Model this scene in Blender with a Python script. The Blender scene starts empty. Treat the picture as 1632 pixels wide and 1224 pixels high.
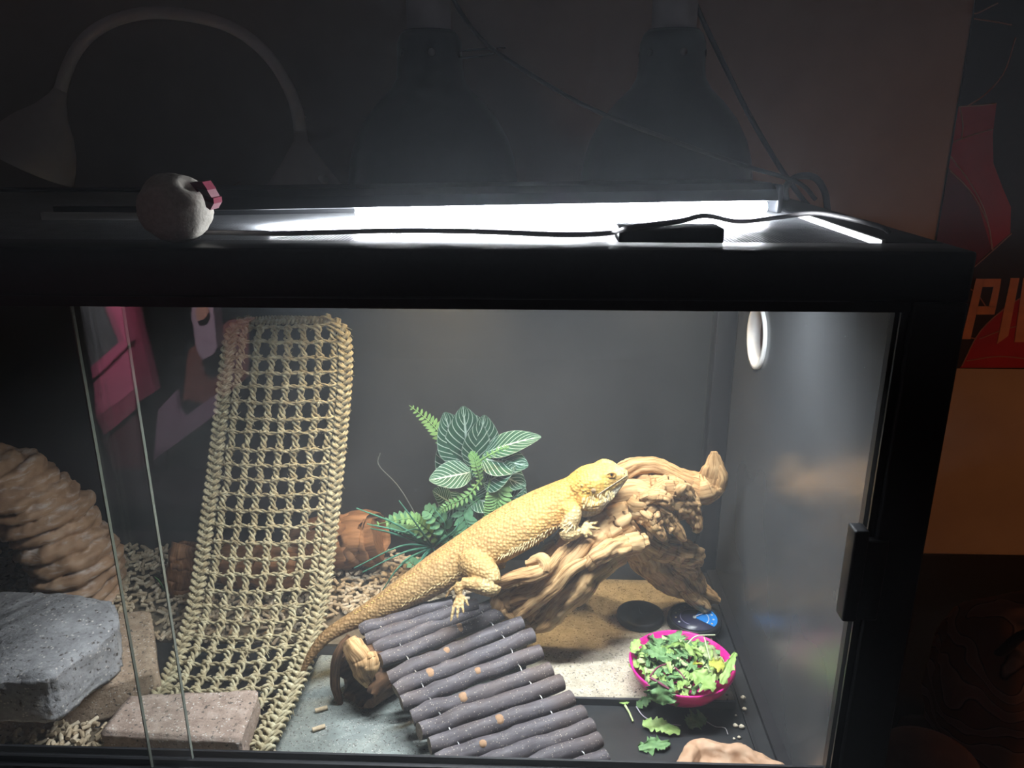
import bpy, bmesh, math, random
import numpy as np
from math import sin, cos, pi, radians
from mathutils import Vector, Matrix, noise as mnoise

random.seed(7); rng = np.random.default_rng(7)
SC = bpy.context.scene
COL = SC.collection

# ------------------------------------------------------------------ camera
F_PX, PITCH, YAW = 1264.0, radians(18.0), radians(2.0)
CAM = np.array([0.0, -0.60, 0.69])
cam = bpy.data.cameras.new('camera'); cam_o = bpy.data.objects.new('camera', cam); COL.objects.link(cam_o)
cam.sensor_width = 36.0; cam.lens = F_PX / 1632 * 36.0; cam.clip_start = 0.02
cam_o.location = CAM; cam_o.rotation_euler = (pi / 2 - PITCH, 0, YAW)
SC.camera = cam_o

# ------------------------------------------------------------------ world, room lights, exposure
w = bpy.data.worlds.new('world'); SC.world = w; w.use_nodes = True
w.node_tree.nodes['Background'].inputs[0].default_value = (0.75, 0.55, 0.5, 1)
w.node_tree.nodes['Background'].inputs[1].default_value = 0.013
SC.view_settings.view_transform = 'Standard'; SC.view_settings.look = 'None'
SC.view_settings.exposure = 0.0; SC.view_settings.gamma = 1.0
SC.view_settings.use_curve_mapping = False
SC.cycles.use_denoising = True
SC.cycles.max_bounces = 4; SC.cycles.diffuse_bounces = 2; SC.cycles.glossy_bounces = 2; SC.cycles.transparent_max_bounces = 8
SC.cycles.use_adaptive_sampling = True; SC.cycles.adaptive_threshold = 0.06; SC.cycles.adaptive_min_samples = 24
SC.cycles.sample_clamp_indirect = 4.0; SC.cycles.caustics_reflective = False; SC.cycles.caustics_refractive = False

def light(name, kind, loc, energy, color, rot=(0, 0, 0), **kw):
    l = bpy.data.lights.new(name, kind); o = bpy.data.objects.new(name, l); COL.objects.link(o)
    o.location = loc; o.rotation_euler = rot; l.energy = energy; l.color = color
    for k, v in kw.items(): setattr(l, k, v)
    return o
# amber table lamp somewhere to the right of the tank, low, lighting the wall beside it
light('amber_room_lamp', 'SPOT', (1.25, -0.25, 0.35), 5.5, (1.0, 0.36, 0.11), Vector((-.42, .95, -.42)).to_track_quat('-Z', 'Y').to_euler(), spot_size=radians(120), spot_blend=1.0, shadow_soft_size=0.08)

# ------------------------------------------------------------------ helpers
FW = np.array([-sin(YAW) * cos(PITCH), cos(YAW) * cos(PITCH), -sin(PITCH)])
RT = np.array([cos(YAW), sin(YAW), 0.0]); UP = np.cross(RT, FW)
def ray(x, y): return FW + RT * (x - 816) / F_PX - UP * (y - 612) / F_PX
def Py(x, y, Y): d = ray(x, y); return CAM + d * ((Y - CAM[1]) / d[1])
def Pz(x, y, Z): d = ray(x, y); return CAM + d * ((Z - CAM[2]) / d[2])
def Px(x, y, X): d = ray(x, y); return CAM + d * ((X - CAM[0]) / d[0])
def px2m(px, p): return px / F_PX * float((np.array(p) - CAM) @ FW)

def spline(pts, n):
    p = np.array(pts, float); m = len(p)
    if m == 2: return p[0] + (p[1] - p[0]) * np.linspace(0, 1, n)[:, None]
    q = np.vstack([2 * p[0] - p[1], p, 2 * p[-1] - p[-2]])
    out = []
    for t in np.linspace(0, m - 1, n):
        i = min(int(t), m - 2); f = t - i
        a, b, c, d = q[i], q[i + 1], q[i + 2], q[i + 3]
        out.append(0.5 * (2 * b + (c - a) * f + (2 * a - 5 * b + 4 * c - d) * f * f + (3 * b - a - 3 * c + d) * f ** 3))
    return np.array(out)

class MB:
    """collects verts / faces / material index / per-vertex tc vector"""
    def __init__(s): s.v = []; s.f = []; s.m = []; s.tc = []
    def add(s, v, f, m=0, tc=None):
        o = len(s.v); s.v.extend([tuple(map(float, a)) for a in v]); s.f.extend([tuple(int(i) + o for i in q) for q in f]); s.m.extend([m] * len(f))
        s.tc.extend([tuple(map(float, a)) for a in (tc if tc is not None else v)])
        return s
    def build(s, name, mats, parent=None, smooth=True, origin=None):
        me = bpy.data.meshes.new(name)
        V = np.array(s.v, float).reshape(-1, 3)
        pw = np.zeros(3)
        if parent is not None: pw = np.array(world_loc(parent))
        og = np.array(origin, float) if origin is not None else pw
        me.from_pydata((V - og).tolist(), [], s.f)
        a = me.attributes.new('tc', 'FLOAT_VECTOR', 'POINT'); a.data.foreach_set('vector', np.array(s.tc, float).ravel())
        if not isinstance(mats, (list, tuple)): mats = [mats]
        for m in mats: me.materials.append(m)
        me.polygons.foreach_set('material_index', s.m)
        me.polygons.foreach_set('use_smooth', [smooth] * len(me.polygons))
        me.update()
        o = bpy.data.objects.new(name, me); COL.objects.link(o)
        o.location = tuple(og - pw)
        if parent is not None: o.parent = parent
        return o
def world_loc(o):
    l = np.array(o.location)
    while o.parent is not None:
        o = o.parent; l = l + np.array(o.location)
    return l
def thing(name, label, cat, loc, group=None):
    o = bpy.data.objects.new(name, None); COL.objects.link(o); o.location = tuple(map(float, loc)); o.empty_display_size = 0.02
    return tag(o, label, cat, group)
def tag(o, label, cat, group=None, kind=None):
    o['label'] = label; o['category'] = cat
    if group: o['group'] = group
    if kind: o['kind'] = kind
    return o
def struct(o): o['kind'] = 'structure'; return o
def lab(o, s): o['label'] = s; return o

def frames(path):
    path = np.array(path, float); T = np.gradient(path, axis=0); T /= np.linalg.norm(T, axis=1)[:, None] + 1e-12
    a = np.array([0, 0, 1.0]) if abs(T[0][2]) < 0.9 else np.array([1.0, 0, 0])
    N = []; n = a - T[0] * (a @ T[0]); n /= np.linalg.norm(n)
    for t in T:
        n = n - t * (n @ t); n /= np.linalg.norm(n) + 1e-12; N.append(n.copy())
    N = np.array(N); return T, N, np.cross(T, N)
def tube(path, ra, rb=None, n=8, prof=None, cap=True, capmat=None, up=None, mb=None, m=0):
    """loft along path; ra along normal, rb along binormal; prof(i,theta)->scale"""
    path = np.array(path, float); L = len(path)
    ra = np.broadcast_to(np.array(ra, float), (L,)); rb = ra if rb is None else np.broadcast_to(np.array(rb, float), (L,))
    T, N, B = frames(path)
    if up is not None:
        up = np.array(up, float); N = up - T * (T @ up)[:, None]; N /= np.linalg.norm(N, axis=1)[:, None] + 1e-12; B = np.cross(T, N)
    s = np.concatenate([[0], np.cumsum(np.linalg.norm(np.diff(path, axis=0), axis=1))])
    mb = mb or MB(); V = []; TC = []; Fc = []
    for i in range(L):
        for k in range(n):
            th = 2 * pi * k / n; q = prof(i, th) if prof else 1.0
            V.append(path[i] + (N[i] * cos(th) * ra[i] + B[i] * sin(th) * rb[i]) * q); TC.append((cos(th) * .01, sin(th) * .01, s[i]))
    for i in range(L - 1):
        for k in range(n):
            k2 = (k + 1) % n; Fc.append((i * n + k, i * n + k2, (i + 1) * n + k2, (i + 1) * n + k))
    mb.add(V, Fc, m, TC)
    if cap:
        cm = m if capmat is None else capmat
        for i, rev in ((0, True), (L - 1, False)):
            ring = [V[i * n + k] for k in range(n)]; c = path[i]
            f = [((k + 1) % n, k, n) if rev else (k, (k + 1) % n, n) for k in range(n)]
            mb.add(ring + [c], f, cm)
    return mb
def box(lo, hi, mb=None, m=0, bev=0.0):
    lo = np.array(lo, float); hi = np.array(hi, float); mb = mb or MB()
    if bev <= 0:
        v = [(x, y, z) for x in (lo[0], hi[0]) for y in (lo[1], hi[1]) for z in (lo[2], hi[2])]
        mb.add(v, [(0, 1, 3, 2), (4, 6, 7, 5), (0, 4, 5, 1), (2, 3, 7, 6), (0, 2, 6, 4), (1, 5, 7, 3)], m); return mb
    bm = bmesh.new(); bmesh.ops.create_cube(bm, size=1.0)
    for v in bm.verts: v.co = Vector(((lo + hi) / 2 + np.array(v.co) * (hi - lo)))
    bmesh.ops.bevel(bm, geom=bm.edges[:], offset=bev, segments=2, affect='EDGES', profile=0.6)
    bm.verts.index_update(); mb.add([v.co[:] for v in bm.verts], [[v.index for v in f.verts] for f in bm.faces], m); bm.free(); return mb
def lathe(prof, center, n=32, axis=None, mb=None, m=0, closed=False, fn=None):
    """prof list of (r, h) along axis"""
    c = np.array(center, float); ax = np.array(axis if axis is not None else (0, 0, 1), float); ax /= np.linalg.norm(ax)
    a = np.array([1.0, 0, 0]) if abs(ax[0]) < 0.9 else np.array([0, 1.0, 0]); u = a - ax * (a @ ax); u /= np.linalg.norm(u); v = np.cross(ax, u)
    mb = mb or MB(); V = []; Fc = []; L = len(prof)
    for i, (r, h) in enumerate(prof):
        for k in range(n):
            th = 2 * pi * k / n; rr = r * (fn(i, th) if fn else 1); V.append(c + ax * h + (u * cos(th) + v * sin(th)) * rr)
    for i in range(L - 1 if not closed else L):
        j = (i + 1) % L
        for k in range(n):
            k2 = (k + 1) % n; Fc.append((i * n + k, i * n + k2, j * n + k2, j * n + k))
    mb.add(V, Fc, m); return mb
def prism(poly, n_vec, depth, mb=None, m=0):
    """extrude a planar polygon (3D points) along n_vec"""
    p = np.array(poly, float); nv = np.array(n_vec, float); nv /= np.linalg.norm(nv); q = p + nv * depth; k = len(p); mb = mb or MB()
    f = [tuple(range(k))[::-1], tuple(range(k, 2 * k))] + [(i, (i + 1) % k, k + (i + 1) % k, k + i) for i in range(k)]
    mb.add(np.vstack([p, q]), f, m); return mb
def fbm(p, oct=4, H=0.55):
    s = 0; a = 1; v = Vector(p)
    for _ in range(oct): s += a * mnoise.noise(v); v = v * 2.03; a *= H
    return s

# ------------------------------------------------------------------ materials
class NB:
    def __init__(s, name):
        s.mat = bpy.data.materials.new(name); s.mat.use_nodes = True; s.nt = s.mat.node_tree
        s.b = s.nt.nodes['Principled BSDF']; s.out = s.nt.nodes['Material Output']
    def n(s, t, ins=None, **kw):
        nd = s.nt.nodes.new('ShaderNode' + t)
        for k, v in kw.items(): setattr(nd, k, v)
        for k, v in (ins or {}).items():
            sk = nd.inputs[k]
            if hasattr(v, 'node'): s.nt.links.new(v, sk)
            else: sk.default_value = v
        return nd
    def l(s, a, b): s.nt.links.new(a, b)
    def ramp(s, fac, stops):
        r = s.n('ValToRGB'); s.l(fac, r.inputs[0]); cr = r.color_ramp
        while len(cr.elements) < len(stops): cr.elements.new(0.5)
        for e, (p, c) in zip(cr.elements, stops): e.position = p; e.color = (*c, 1) if len(c) == 3 else c
        return r.outputs[0]
    def coord(s, attr=None, scale=(1, 1, 1)):
        if attr: v = s.n('Attribute', attribute_name=attr).outputs['Vector']
        else: v = s.n('TexCoord').outputs['Object']
        return s.n('Mapping', {'Vector': v, 'Scale': scale}).outputs[0]
    def noise(s, vec, scale, detail=4, rough=.55, dist=0.0):
        return s.n('TexNoise', {'Vector': vec, 'Scale': scale, 'Detail': detail, 'Roughness': rough, 'Distortion': dist}).outputs['Fac']
    def bump(s, h, strength, dist=0.001, prev=None):
        b = s.n('Bump', {'Height': h, 'Strength': strength, 'Distance': dist})
        if prev is not None: s.l(prev, b.inputs['Normal'])
        return b.outputs[0]
    def set(s, **kw):
        for k, v in kw.items():
            sk = s.b.inputs[k.replace('_', ' ')]
            if hasattr(v, 'node'): s.l(v, sk)
            else: sk.default_value = (*v, 1) if isinstance(v, tuple) and len(v) == 3 else v
        return s
def plain(name, col, rough=.5, spec=.5, metal=0.0, var=0.12, scale=60, bump=0.0):
    b = NB(name); v = b.coord(); f = b.noise(v, scale, 3)
    c2 = tuple(min(1, c * (1 + var)) for c in col); c1 = tuple(c * (1 - var) for c in col)
    b.set(Base_Color=b.ramp(f, [(.3, c1), (.7, c2)]), Roughness=rough, Specular_IOR_Level=spec, Metallic=metal)
    if bump: b.set(Normal=b.bump(f, bump))
    return b.mat
def mottled(name, stops, scale, detail=6, rough=.8, bump=.4, bdist=.002, attr=None, stretch=(1, 1, 1), spec=.3, dist=0.0, fine=None, speck=None):
    b = NB(name); v = b.coord(attr, stretch); f = b.noise(v, scale, detail, .6, dist)
    col = b.ramp(f, stops); h = f
    if fine:
        f2 = b.noise(v, fine, 4, .7); h = b.n('Math', {0: f, 1: f2}, operation='ADD').outputs[0]
        col = b.n('MixRGB', {'Fac': .5, 'Color1': col, 'Color2': b.ramp(f2, [(.3, (.35, .35, .35)), (.75, (.72, .72, .72))])}, blend_type='OVERLAY').outputs[0]
    if speck:
        dv = b.n('TexVoronoi', {'Vector': v, 'Scale': speck}).outputs['Distance']; nz = b.noise(v, speck * .35, 2)
        pick = b.n('Math', {0: b.ramp(dv, [(.16, (1, 1, 1)), (.34, (0, 0, 0))]), 1: b.ramp(nz, [(.5, (0, 0, 0)), (.56, (1, 1, 1))])}, operation='MULTIPLY').outputs[0]
        col = b.n('MixRGB', {'Fac': pick, 'Color1': col, 'Color2': (.72, .68, .64, 1)}).outputs[0]
        dk = b.ramp(b.noise(v, speck * .8, 2), [(.30, (1, 1, 1)), (.40, (0, 0, 0))]); col = b.n('MixRGB', {'Fac': dk, 'Color1': col, 'Color2': (.09, .075, .065, 1)}).outputs[0]
    b.set(Base_Color=col, Roughness=rough, Specular_IOR_Level=spec, Normal=b.bump(h, bump, bdist)); return b.mat
def emitter(name, col, strength):
    b = NB(name); b.set(Base_Color=(0.8, 0.8, 0.8), Emission_Color=col, Emission_Strength=strength); return b.mat

MAT = {}
MAT['black_frame'] = plain('black powder coated frame', (.018, .018, .021), .45, .35, scale=200)
MAT['black_panel'] = plain('black back panel', (.020, .021, .022), .5, .4, scale=9, var=.25)
MAT['black_floor'] = mottled('black dusty floor panel', [(.35, (.016, .017, .019)), (.62, (.030, .032, .035)), (.8, (.075, .078, .08))], 14, 8, .38, .05, spec=.5)
def side_panel_mat():
    b = NB('glossy dark side panel'); v = b.coord()
    f = b.noise(v, 4, 2)
    col = b.ramp(f, [(.3, (.055, .058, .062)), (.75, (.085, .088, .094))])
    dust = b.n('TexVoronoi', {'Vector': v, 'Scale': 55}).outputs['Distance']
    col2 = b.n('MixRGB', {'Fac': b.ramp(dust, [(0.0, (.55, .55, .55)), (.045, (0, 0, 0))]), 'Color1': col, 'Color2': (.4, .4, .4, 1)}).outputs[0]
    b.set(Base_Color=col2, Roughness=b.ramp(f, [(.3, (.2, .2, .2)), (.8, (.34, .34, .34))]), Specular_IOR_Level=.85); return b.mat
MAT['side_panel'] = side_panel_mat()
MAT['wire'] = plain('steel mesh wire', (.30, .31, .33), .4, .5, .6)
MAT['silver'] = plain('brushed aluminium', (.55, .55, .55), .35, .5, .9, scale=120)
MAT['hood'] = plain('black light hood', (.015, .016, .019), .4, .4)
MAT['white_plastic'] = plain('white plastic', (.74, .71, .73), .5, .4, var=.04)
MAT['white_rim'] = plain('white vent rim', (.85, .86, .88), .5, .4, var=.03)
MAT['cable'] = plain('dark grey cable', (.035, .034, .036), .5, .4)
MAT['grey_cable'] = plain('grey cable', (.16, .15, .155), .5, .4)
def glass_mat():
    b = NB('dusty sliding glass'); nt = b.nt
    lw = b.n('LayerWeight', {'Blend': .5}).outputs['Facing']
    p = b.n('Math', {0: lw, 1: 5.0}, operation='POWER').outputs[0]
    fr = b.n('Math', {0: p, 1: .9, 2: .045}, operation='MULTIPLY_ADD').outputs[0]
    tr = b.n('BsdfTransparent', {'Color': (.975, .985, .98, 1)}); gl = b.n('BsdfGlossy', {'Color': (1, 1, 1, 1), 'Roughness': .0})
    mx = b.n('MixShader', {'Fac': fr}); b.l(tr.outputs[0], mx.inputs[1]); b.l(gl.outputs[0], mx.inputs[2])
    v = b.coord(); f = b.noise(v, 7, 5, .6)
    dv = b.n('TexVoronoi', {'Vector': v, 'Scale': 70, 'Randomness': 1.0}).outputs['Distance']
    spots = b.ramp(dv, [(0.0, (.6, .6, .6)), (.05, (0, 0, 0))])
    film = b.n('Math', {0: b.ramp(f, [(.35, (.003, .003, .003)), (.75, (.012, .012, .012))]), 1: b.n('Math', {0: spots, 1: .25}, operation='MULTIPLY').outputs[0]}, operation='ADD').outputs[0]
    tl = b.n('BsdfTranslucent', {'Color': (.8, .8, .8, 1)})
    m2 = b.n('MixShader', {'Fac': film}); b.l(mx.outputs[0], m2.inputs[1]); b.l(tl.outputs[0], m2.inputs[2])
    b.l(m2.outputs[0], b.out.inputs[0]); return b.mat
MAT['glass'] = glass_mat()
MAT['glass_edge'] = plain('pale glass edge', (.20, .22, .19), .3, .6, var=.1)

# ------------------------------------------------------------------ room
XR, XL, YB, ZT = 0.29, -0.93, 0.57, 0.604      # tank interior right, left, back; top of frame
YW = 0.70                                       # room wall
wall_mat = mottled('painted wall', [(.35, (.40, .34, .31)), (.7, (.46, .40, .365))], 9, 3, .85, .0, spec=.2)
struct(box((-2.6, YW, -0.80), (2.8, YW + .05, 2.2)).build('wall_back', wall_mat, smooth=False))
struct(box((-2.6, -2.6, -0.84), (2.8, YW, -0.80)).build('floor', mottled('dark carpet floor', [(.3, (.05, .04, .035)), (.7, (.09, .075, .065))], 40, 5, .95, .3), smooth=False))

# ------------------------------------------------------------------ cabinet below and terrarium
st = thing('cabinet', 'black low cabinet under the reptile terrarium', 'cabinet', (-.32, .29, -.80))
box((-.97, -.01, -.80), (.312, .60, -.021)).build('body', MAT['black_frame'], st, False)
for x0, x1 in ((-.96, -.325), (-.315, .305)):
    d = box((x0, -.028, -.77), (x1, -.01, -.03)).build('door', MAT['black_frame'], st, False)
    xm = x1 - .05 if x0 < -.5 else x0 + .05
    box((xm - .006, -.042, -.45), (xm + .006, -.028, -.33)).build('handle', MAT['silver'], d, False)

ter = thing('terrarium', 'large black framed reptile terrarium with sliding glass front and mesh lid', 'terrarium', (-.32, .285, -.02))
FR = MAT['black_frame']
box((XL - .02, -.014, -.02), (XR + .02, YB + .014, 0)).build('floor_panel', MAT['black_floor'], ter, False)
box((XL - .02, YB, 0), (XR + .02, YB + .012, .59)).build('back_panel', MAT['black_panel'], ter, False)
box((XL - .012, 0, 0), (XL, YB, .59)).build('side_panel', MAT['side_panel'], ter, False)
# right panel with a round cable hole
def holed_panel():
    c = Px(1208, 537, XR); cy, cz = c[1], c[2]; r = .040
    mb = MB(); n = 48; x0, x1 = XR, XR + .012
    y0, y1, z0, z1 = 0.0, YB, 0.0, .59
    ring = []; outer = []
    for k in range(n):
        th = 2 * pi * k / n; ring.append((cy + r * cos(th), cz + r * sin(th)))
        dy, dz = cos(th), sin(th); t = min(((y1 - cy) / dy if dy > 0 else (y0 - cy) / dy) if abs(dy) > 1e-6 else 9, ((z1 - cz) / dz if dz > 0 else (z0 - cz) / dz) if abs(dz) > 1e-6 else 9)
        outer.append((cy + dy * t, cz + dz * t))
    # snap the nearest outer points to the corners
    for cor in ((y0, z0), (y0, z1), (y1, z0), (y1, z1)):
        i = min(range(n), key=lambda k: abs(math.atan2(outer[k][1] - cz, outer[k][0] - cy) - math.atan2(cor[1] - cz, cor[0] - cy))); outer[i] = cor
    V = [(x0, *p) for p in ring] + [(x0, *p) for p in outer] + [(x1, *p) for p in ring] + [(x1, *p) for p in outer]
    Fc = []
    for k in range(n):
        j = (k + 1) % n
        Fc += [(k, j, n + j, n + k), (2 * n + k, 3 * n + k, 3 * n + j, 2 * n + j), (k, 2 * n + k, 2 * n + j, j), (n + k, n + j, 3 * n + j, 3 * n + k)]
    mb.add(V, Fc); pn = mb.build('side_panel', MAT['side_panel'], ter, False)
    lab(pn, 'glossy dark panel with a round cable hole')
    rim = lathe([(r + .003, -.0015), (r + .003, .004), (r - .0035, .004), (r - .0035, -.013), (r + .0, -.013)], (XR, cy, cz), 40, (-1, 0, 0)).build('cable_hole_rim', MAT['white_rim'], pn)
    lab(rim, 'white ring lining the cable hole')
holed_panel()
Z0, Z1 = .106, .566
# rails: stepped profile of the top frame
t = box((XL - .035, -.016, Z1), (XR + .026, .030, ZT), bev=.003); t.build('top_rail', FR, ter)
box((XR - .022, .030, Z1 + .012), (XR + .026, YB + .016, ZT), bev=.003).build('top_rail', FR, ter)
box((XL - .035, YB - .03, Z1 + .012), (XR - .022, YB + .016, ZT), bev=.003).build('top_rail', FR, ter)
box((XL - .035, .030, Z1 + .012), (XL + .022, YB - .03, ZT), bev=.003).build('top_rail', FR, ter)
box((XL - .035, -.016, -.02), (XR + .026, .014, Z0), bev=.003).build('bottom_rail', FR, ter)
for y0, y1 in ((-.012, -.0095), (.0, .0025), (.0125, .015)):
    box((XL, y0, Z0 - .001), (XR - .014, y1, Z0 + .006)).build('glass_track', FR, ter, False)
    box((XL, y0, Z1 - .008), (XR - .014, y1, Z1 + .001)).build('glass_track', FR, ter, False)
for xa, xb, nm in ((XR - .014, XR + .026, 'r'), (XL - .035, XL - .002, 'l')):
    box((xa, -.016, Z0), (xb, .022, Z1), bev=.002).build('corner_post', FR, ter)
for y0, y1 in ((-.0115, -.009), (-.001, .0015)):
    box((XR - .020, y0, Z0), (XR - .014, y1, Z1)).build('glass_track', MAT['hood'], ter, False)
box((XR - .030, YB - .030, 0), (XR, YB, Z1 + .012), bev=.002).build('corner_post', FR, ter)
box((XL, YB - .030, 0), (XL + .03, YB, Z1 + .012), bev=.002).build('corner_post', FR, ter)
# low inner sill strips along the floor
box((XR - .014, .02, 0), (XR, YB - .03, .006)).build('floor_strip', FR, ter, False)
box((XR - .034, .02, 0), (XR - .030, YB - .03, .003)).build('floor_strip', FR, ter, False)
# sliding doors
def door(x0, x1, y0, y1):
    mb = box((x0, y0, Z0 + .002), (x1, y1, Z1 - .002)); d = mb.build('glass_door', [MAT['glass'], MAT['glass_edge']], ter, False)
    return d
dr = door(-.364, XR - .016, -.008, -.004); lab(dr, 'front sliding glass pane with faint dust')
dl = door(XL, -.330, .004, .008); lab(dl, 'rear sliding glass pane')
for d, xe, y in ((dr, -.364, -.006), (dl, -.330, .006)):
    box((xe - .0004, y - .002, Z0 + .002), (xe + .0004, y + .002, Z1 - .002)).build('pane_edge', MAT['glass_edge'], d, False)
# finger pull on the right pane
hp = [Py(1352, 838, -.016), Py(1333, 985, -.016)]
hx = XR - .030; zt, zb = Py(1360, 842, -.02)[2], Py(1345, 985, -.02)[2]
mb = box((hx - .006, -.026, zb), (hx + .006, -.0095, zt), bev=.002)
box((hx + .004, -.019, zb - .003), (hx + .026, -.0095, zt - .012), mb, bev=.002)
lab(mb.build('door_handle', FR, dr), 'black plastic finger pull')
# woven wire lid
def lid():
    mb = MB(); x0, x1, y0, y1 = XL + .022, XR - .022, .030, YB - .03; sp = .0032; r = .00042; z = ZT - .004
    for i in range(int((x1 - x0) / sp) + 1):
        x = x0 + i * sp; box((x - r, y0, z - r), (x + r, y1, z + r), mb)
    for i in range(int((y1 - y0) / sp) + 1):
        y = y0 + i * sp; box((x0, y - r, z - r * 1.2), (x1, y + r, z + r * 1.2), mb)
    o = mb.build('mesh_lid', MAT['wire'], ter, False); o['kind'] = 'stuff'; lab(o, 'fine steel wire mesh lid')
    e = box((x1 - .0025, y0, z), (x1 + .0005, .24, z + .006)).build('lid_edge', MAT['silver'], o, False); lab(e, 'bright metal edge of the mesh')
lid()
a, b_ = Pz(985, 372, ZT + .006), Pz(1150, 372, ZT + .006)
mb = box((a[0], .024, ZT - .001), (b_[0], .060, ZT + .011), bev=.002); box((a[0] + .02, .058, ZT - .001), (b_[0] - .004, .078, ZT + .007), mb, bev=.002)
lab(mb.build('lid_latch', FR, ter), 'black lid latch clipped over the front rail')

# ------------------------------------------------------------------ lights on the lid
tube_white = emitter('white lamp tube', (.90, .95, 1.0), 200.0)
def strip_light():
    A = np.array([-.335, .118, ZT]); B = np.array([.245, .246, ZT]); ax = (B - A) / np.linalg.norm(B - A); bk = np.array([-ax[1], ax[0], 0])
    L = np.linalg.norm(B - A)
    t = thing('strip_light', 'lit white strip light in a slim black hood lying on the mesh lid', 'lamp', A)
    def bar(s0, s1, b0, b1, z0, z1, name, mat, bev=.002):
        mb = box((s0, b0, z0), (s1, b1, z1), bev=bev); mb.v = [tuple(A + ax * p[0] + bk * p[1] + np.array([0, 0, p[2]])) for p in mb.v]
        return mb.build(name, mat, t)
    mb = MB()
    prof = [(-.001, .0135), (.005, .024), (.016, .030), (.076, .030), (.088, .022), (.090, .0), (.087, .0), (.085, .02), (.074, .027), (.018, .027), (.008, .021), (.002, .0125)]
    V = [A + ax * s + bk * p[0] + np.array([0, 0, p[1]]) for s in (0, L) for p in prof]; n = len(prof)
    mb.add(V, [(i, (i + 1) % n, n + (i + 1) % n, n + i) for i in range(n)] + [tuple(range(n))[::-1], tuple(range(n, 2 * n))])
    mb.build('hood', MAT['hood'], t, False)
    bar(-.006, 0, .0, .09, .0, .029, 'end_cap', MAT['hood']); bar(L, L + .006, .0, .09, .0, .029, 'end_cap', MAT['hood'])
    p0 = A + ax * .165 + bk * .003 + np.array([0, 0, .0065]); p1 = A + ax * (L - .012) + bk * .003 + np.array([0, 0, .0065])
    lab(tube(spline([p0, p1], 8), .0055, n=12).build('lamp_tube', tube_white, t), 'glowing white tube')
    c = (p0 + p1) / 2 - np.array([0, 0, .0082])
    c = A + ax * (L / 2 + .035) + bk * .003 + np.array([0, 0, .0003])
    light('strip_light_glow', 'AREA', c, 20.0, (.90, .95, 1.0), (0, 0, math.atan2(ax[1], ax[0])), shape='RECTANGLE', size=float(L - .10), size_y=.02)
strip_light()

# loose aluminium rail on the lid
a = Pz(65, 344, ZT + .002); c = Pz(300, 348, ZT + .002)
r = thing('aluminium_rail', 'short silver rail lying on the lid beside the cream plush', 'rail', a)
box((a[0], a[1], ZT - .002), (c[0], a[1] + .007, ZT + .005)).build('front_lip', MAT['white_rim'], r, False)
box((a[0], a[1] + .022, ZT - .002), (c[0], a[1] + .028, ZT + .009)).build('back_wall', MAT['cable'], r, False)
box((a[0], a[1] + .004, ZT - .002), (c[0], a[1] + .022, ZT - .0005)).build('channel', MAT['cable'], r, False)

dome_mat = plain('black dome enamel', (.02, .022, .028), .45, .4)
SLEEVE = plain('pale grey ceramic', (.36, .35, .37), .6, .3, var=.05)
warm_bulb = emitter('warm bulb', (1.0, .72, .36), 1.5)
def dome(px, label, power, cold=False):
    c = Py(px, 250, .455); c[2] = ZT
    t = thing('dome_lamp', label, 'lamp', c, 'black dome lamps over the lid')
    pr = [(.108, 0), (.1085, .02), (.105, .045), (.097, .07), (.083, .095), (.066, .115), (.050, .130), (.0425, .142), (.0405, .155), (.040, .182), (.036, .192), (.031, .197)]
    inner = [(r - .0015, h - .001) for r, h in pr[::-1]]
    lathe(pr + inner, c, 48, closed=True).build('reflector', dome_mat, t)
    lathe([(0.0, .1975), (.031, .1975), (.031, .1955), (0, .1955)], c, 24).build('neck_plate', dome_mat, t)
    for k in range(6):
        th = 2 * pi * k / 6 - pi / 2 + .18; q = c + np.array([cos(th) * .0400, sin(th) * .0400, .170])
        lathe([(0, .0009), (.0045, .0009), (.0045, -.001)], q, 12, (cos(th), sin(th), 0)).build('vent_hole', MAT['cable' if k else 'grey_cable'], t)
    s = lathe([(.027, .197), (.027, .36), (.022, .37), (0, .37)], c, 28).build('socket_sleeve', SLEEVE, t); lab(s, 'white lamp socket sleeve')
    lathe([(.0, .015), (.018, .018), (.030, .032), (.033, .048), (.026, .075), (.015, .1), (.013, .15), (0, .15)], c, 20).build('bulb', warm_bulb, t)
    light('dome_lamp_beam', 'SPOT', c + np.array([0, 0, .012]), power, (1.0, .71, .37), (radians(12), 0, 0), spot_size=radians(100), spot_blend=.8, shadow_soft_size=.03)
    return c
d1 = dome(690, 'black dome lamp standing behind the white gooseneck lamp, nearer of the two to it', 26)
d2 = dome(1062, 'black dome lamp farther from the gooseneck lamp, above the tank corner', 11)
# small wire clip on the first dome
wc = thing('wire_clip', 'thin bent wire clip sticking out of the dome lamp neck', 'clip', Py(735, 85, .44))
for q in (((728, 81), (770, 78), (806, 76)), ((728, 93), (760, 90), (788, 85))):
    tube(spline([Py(x, y, .44) for x, y in q], 8), .0013, n=6).build('wire', MAT['cable'], wc)

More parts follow.
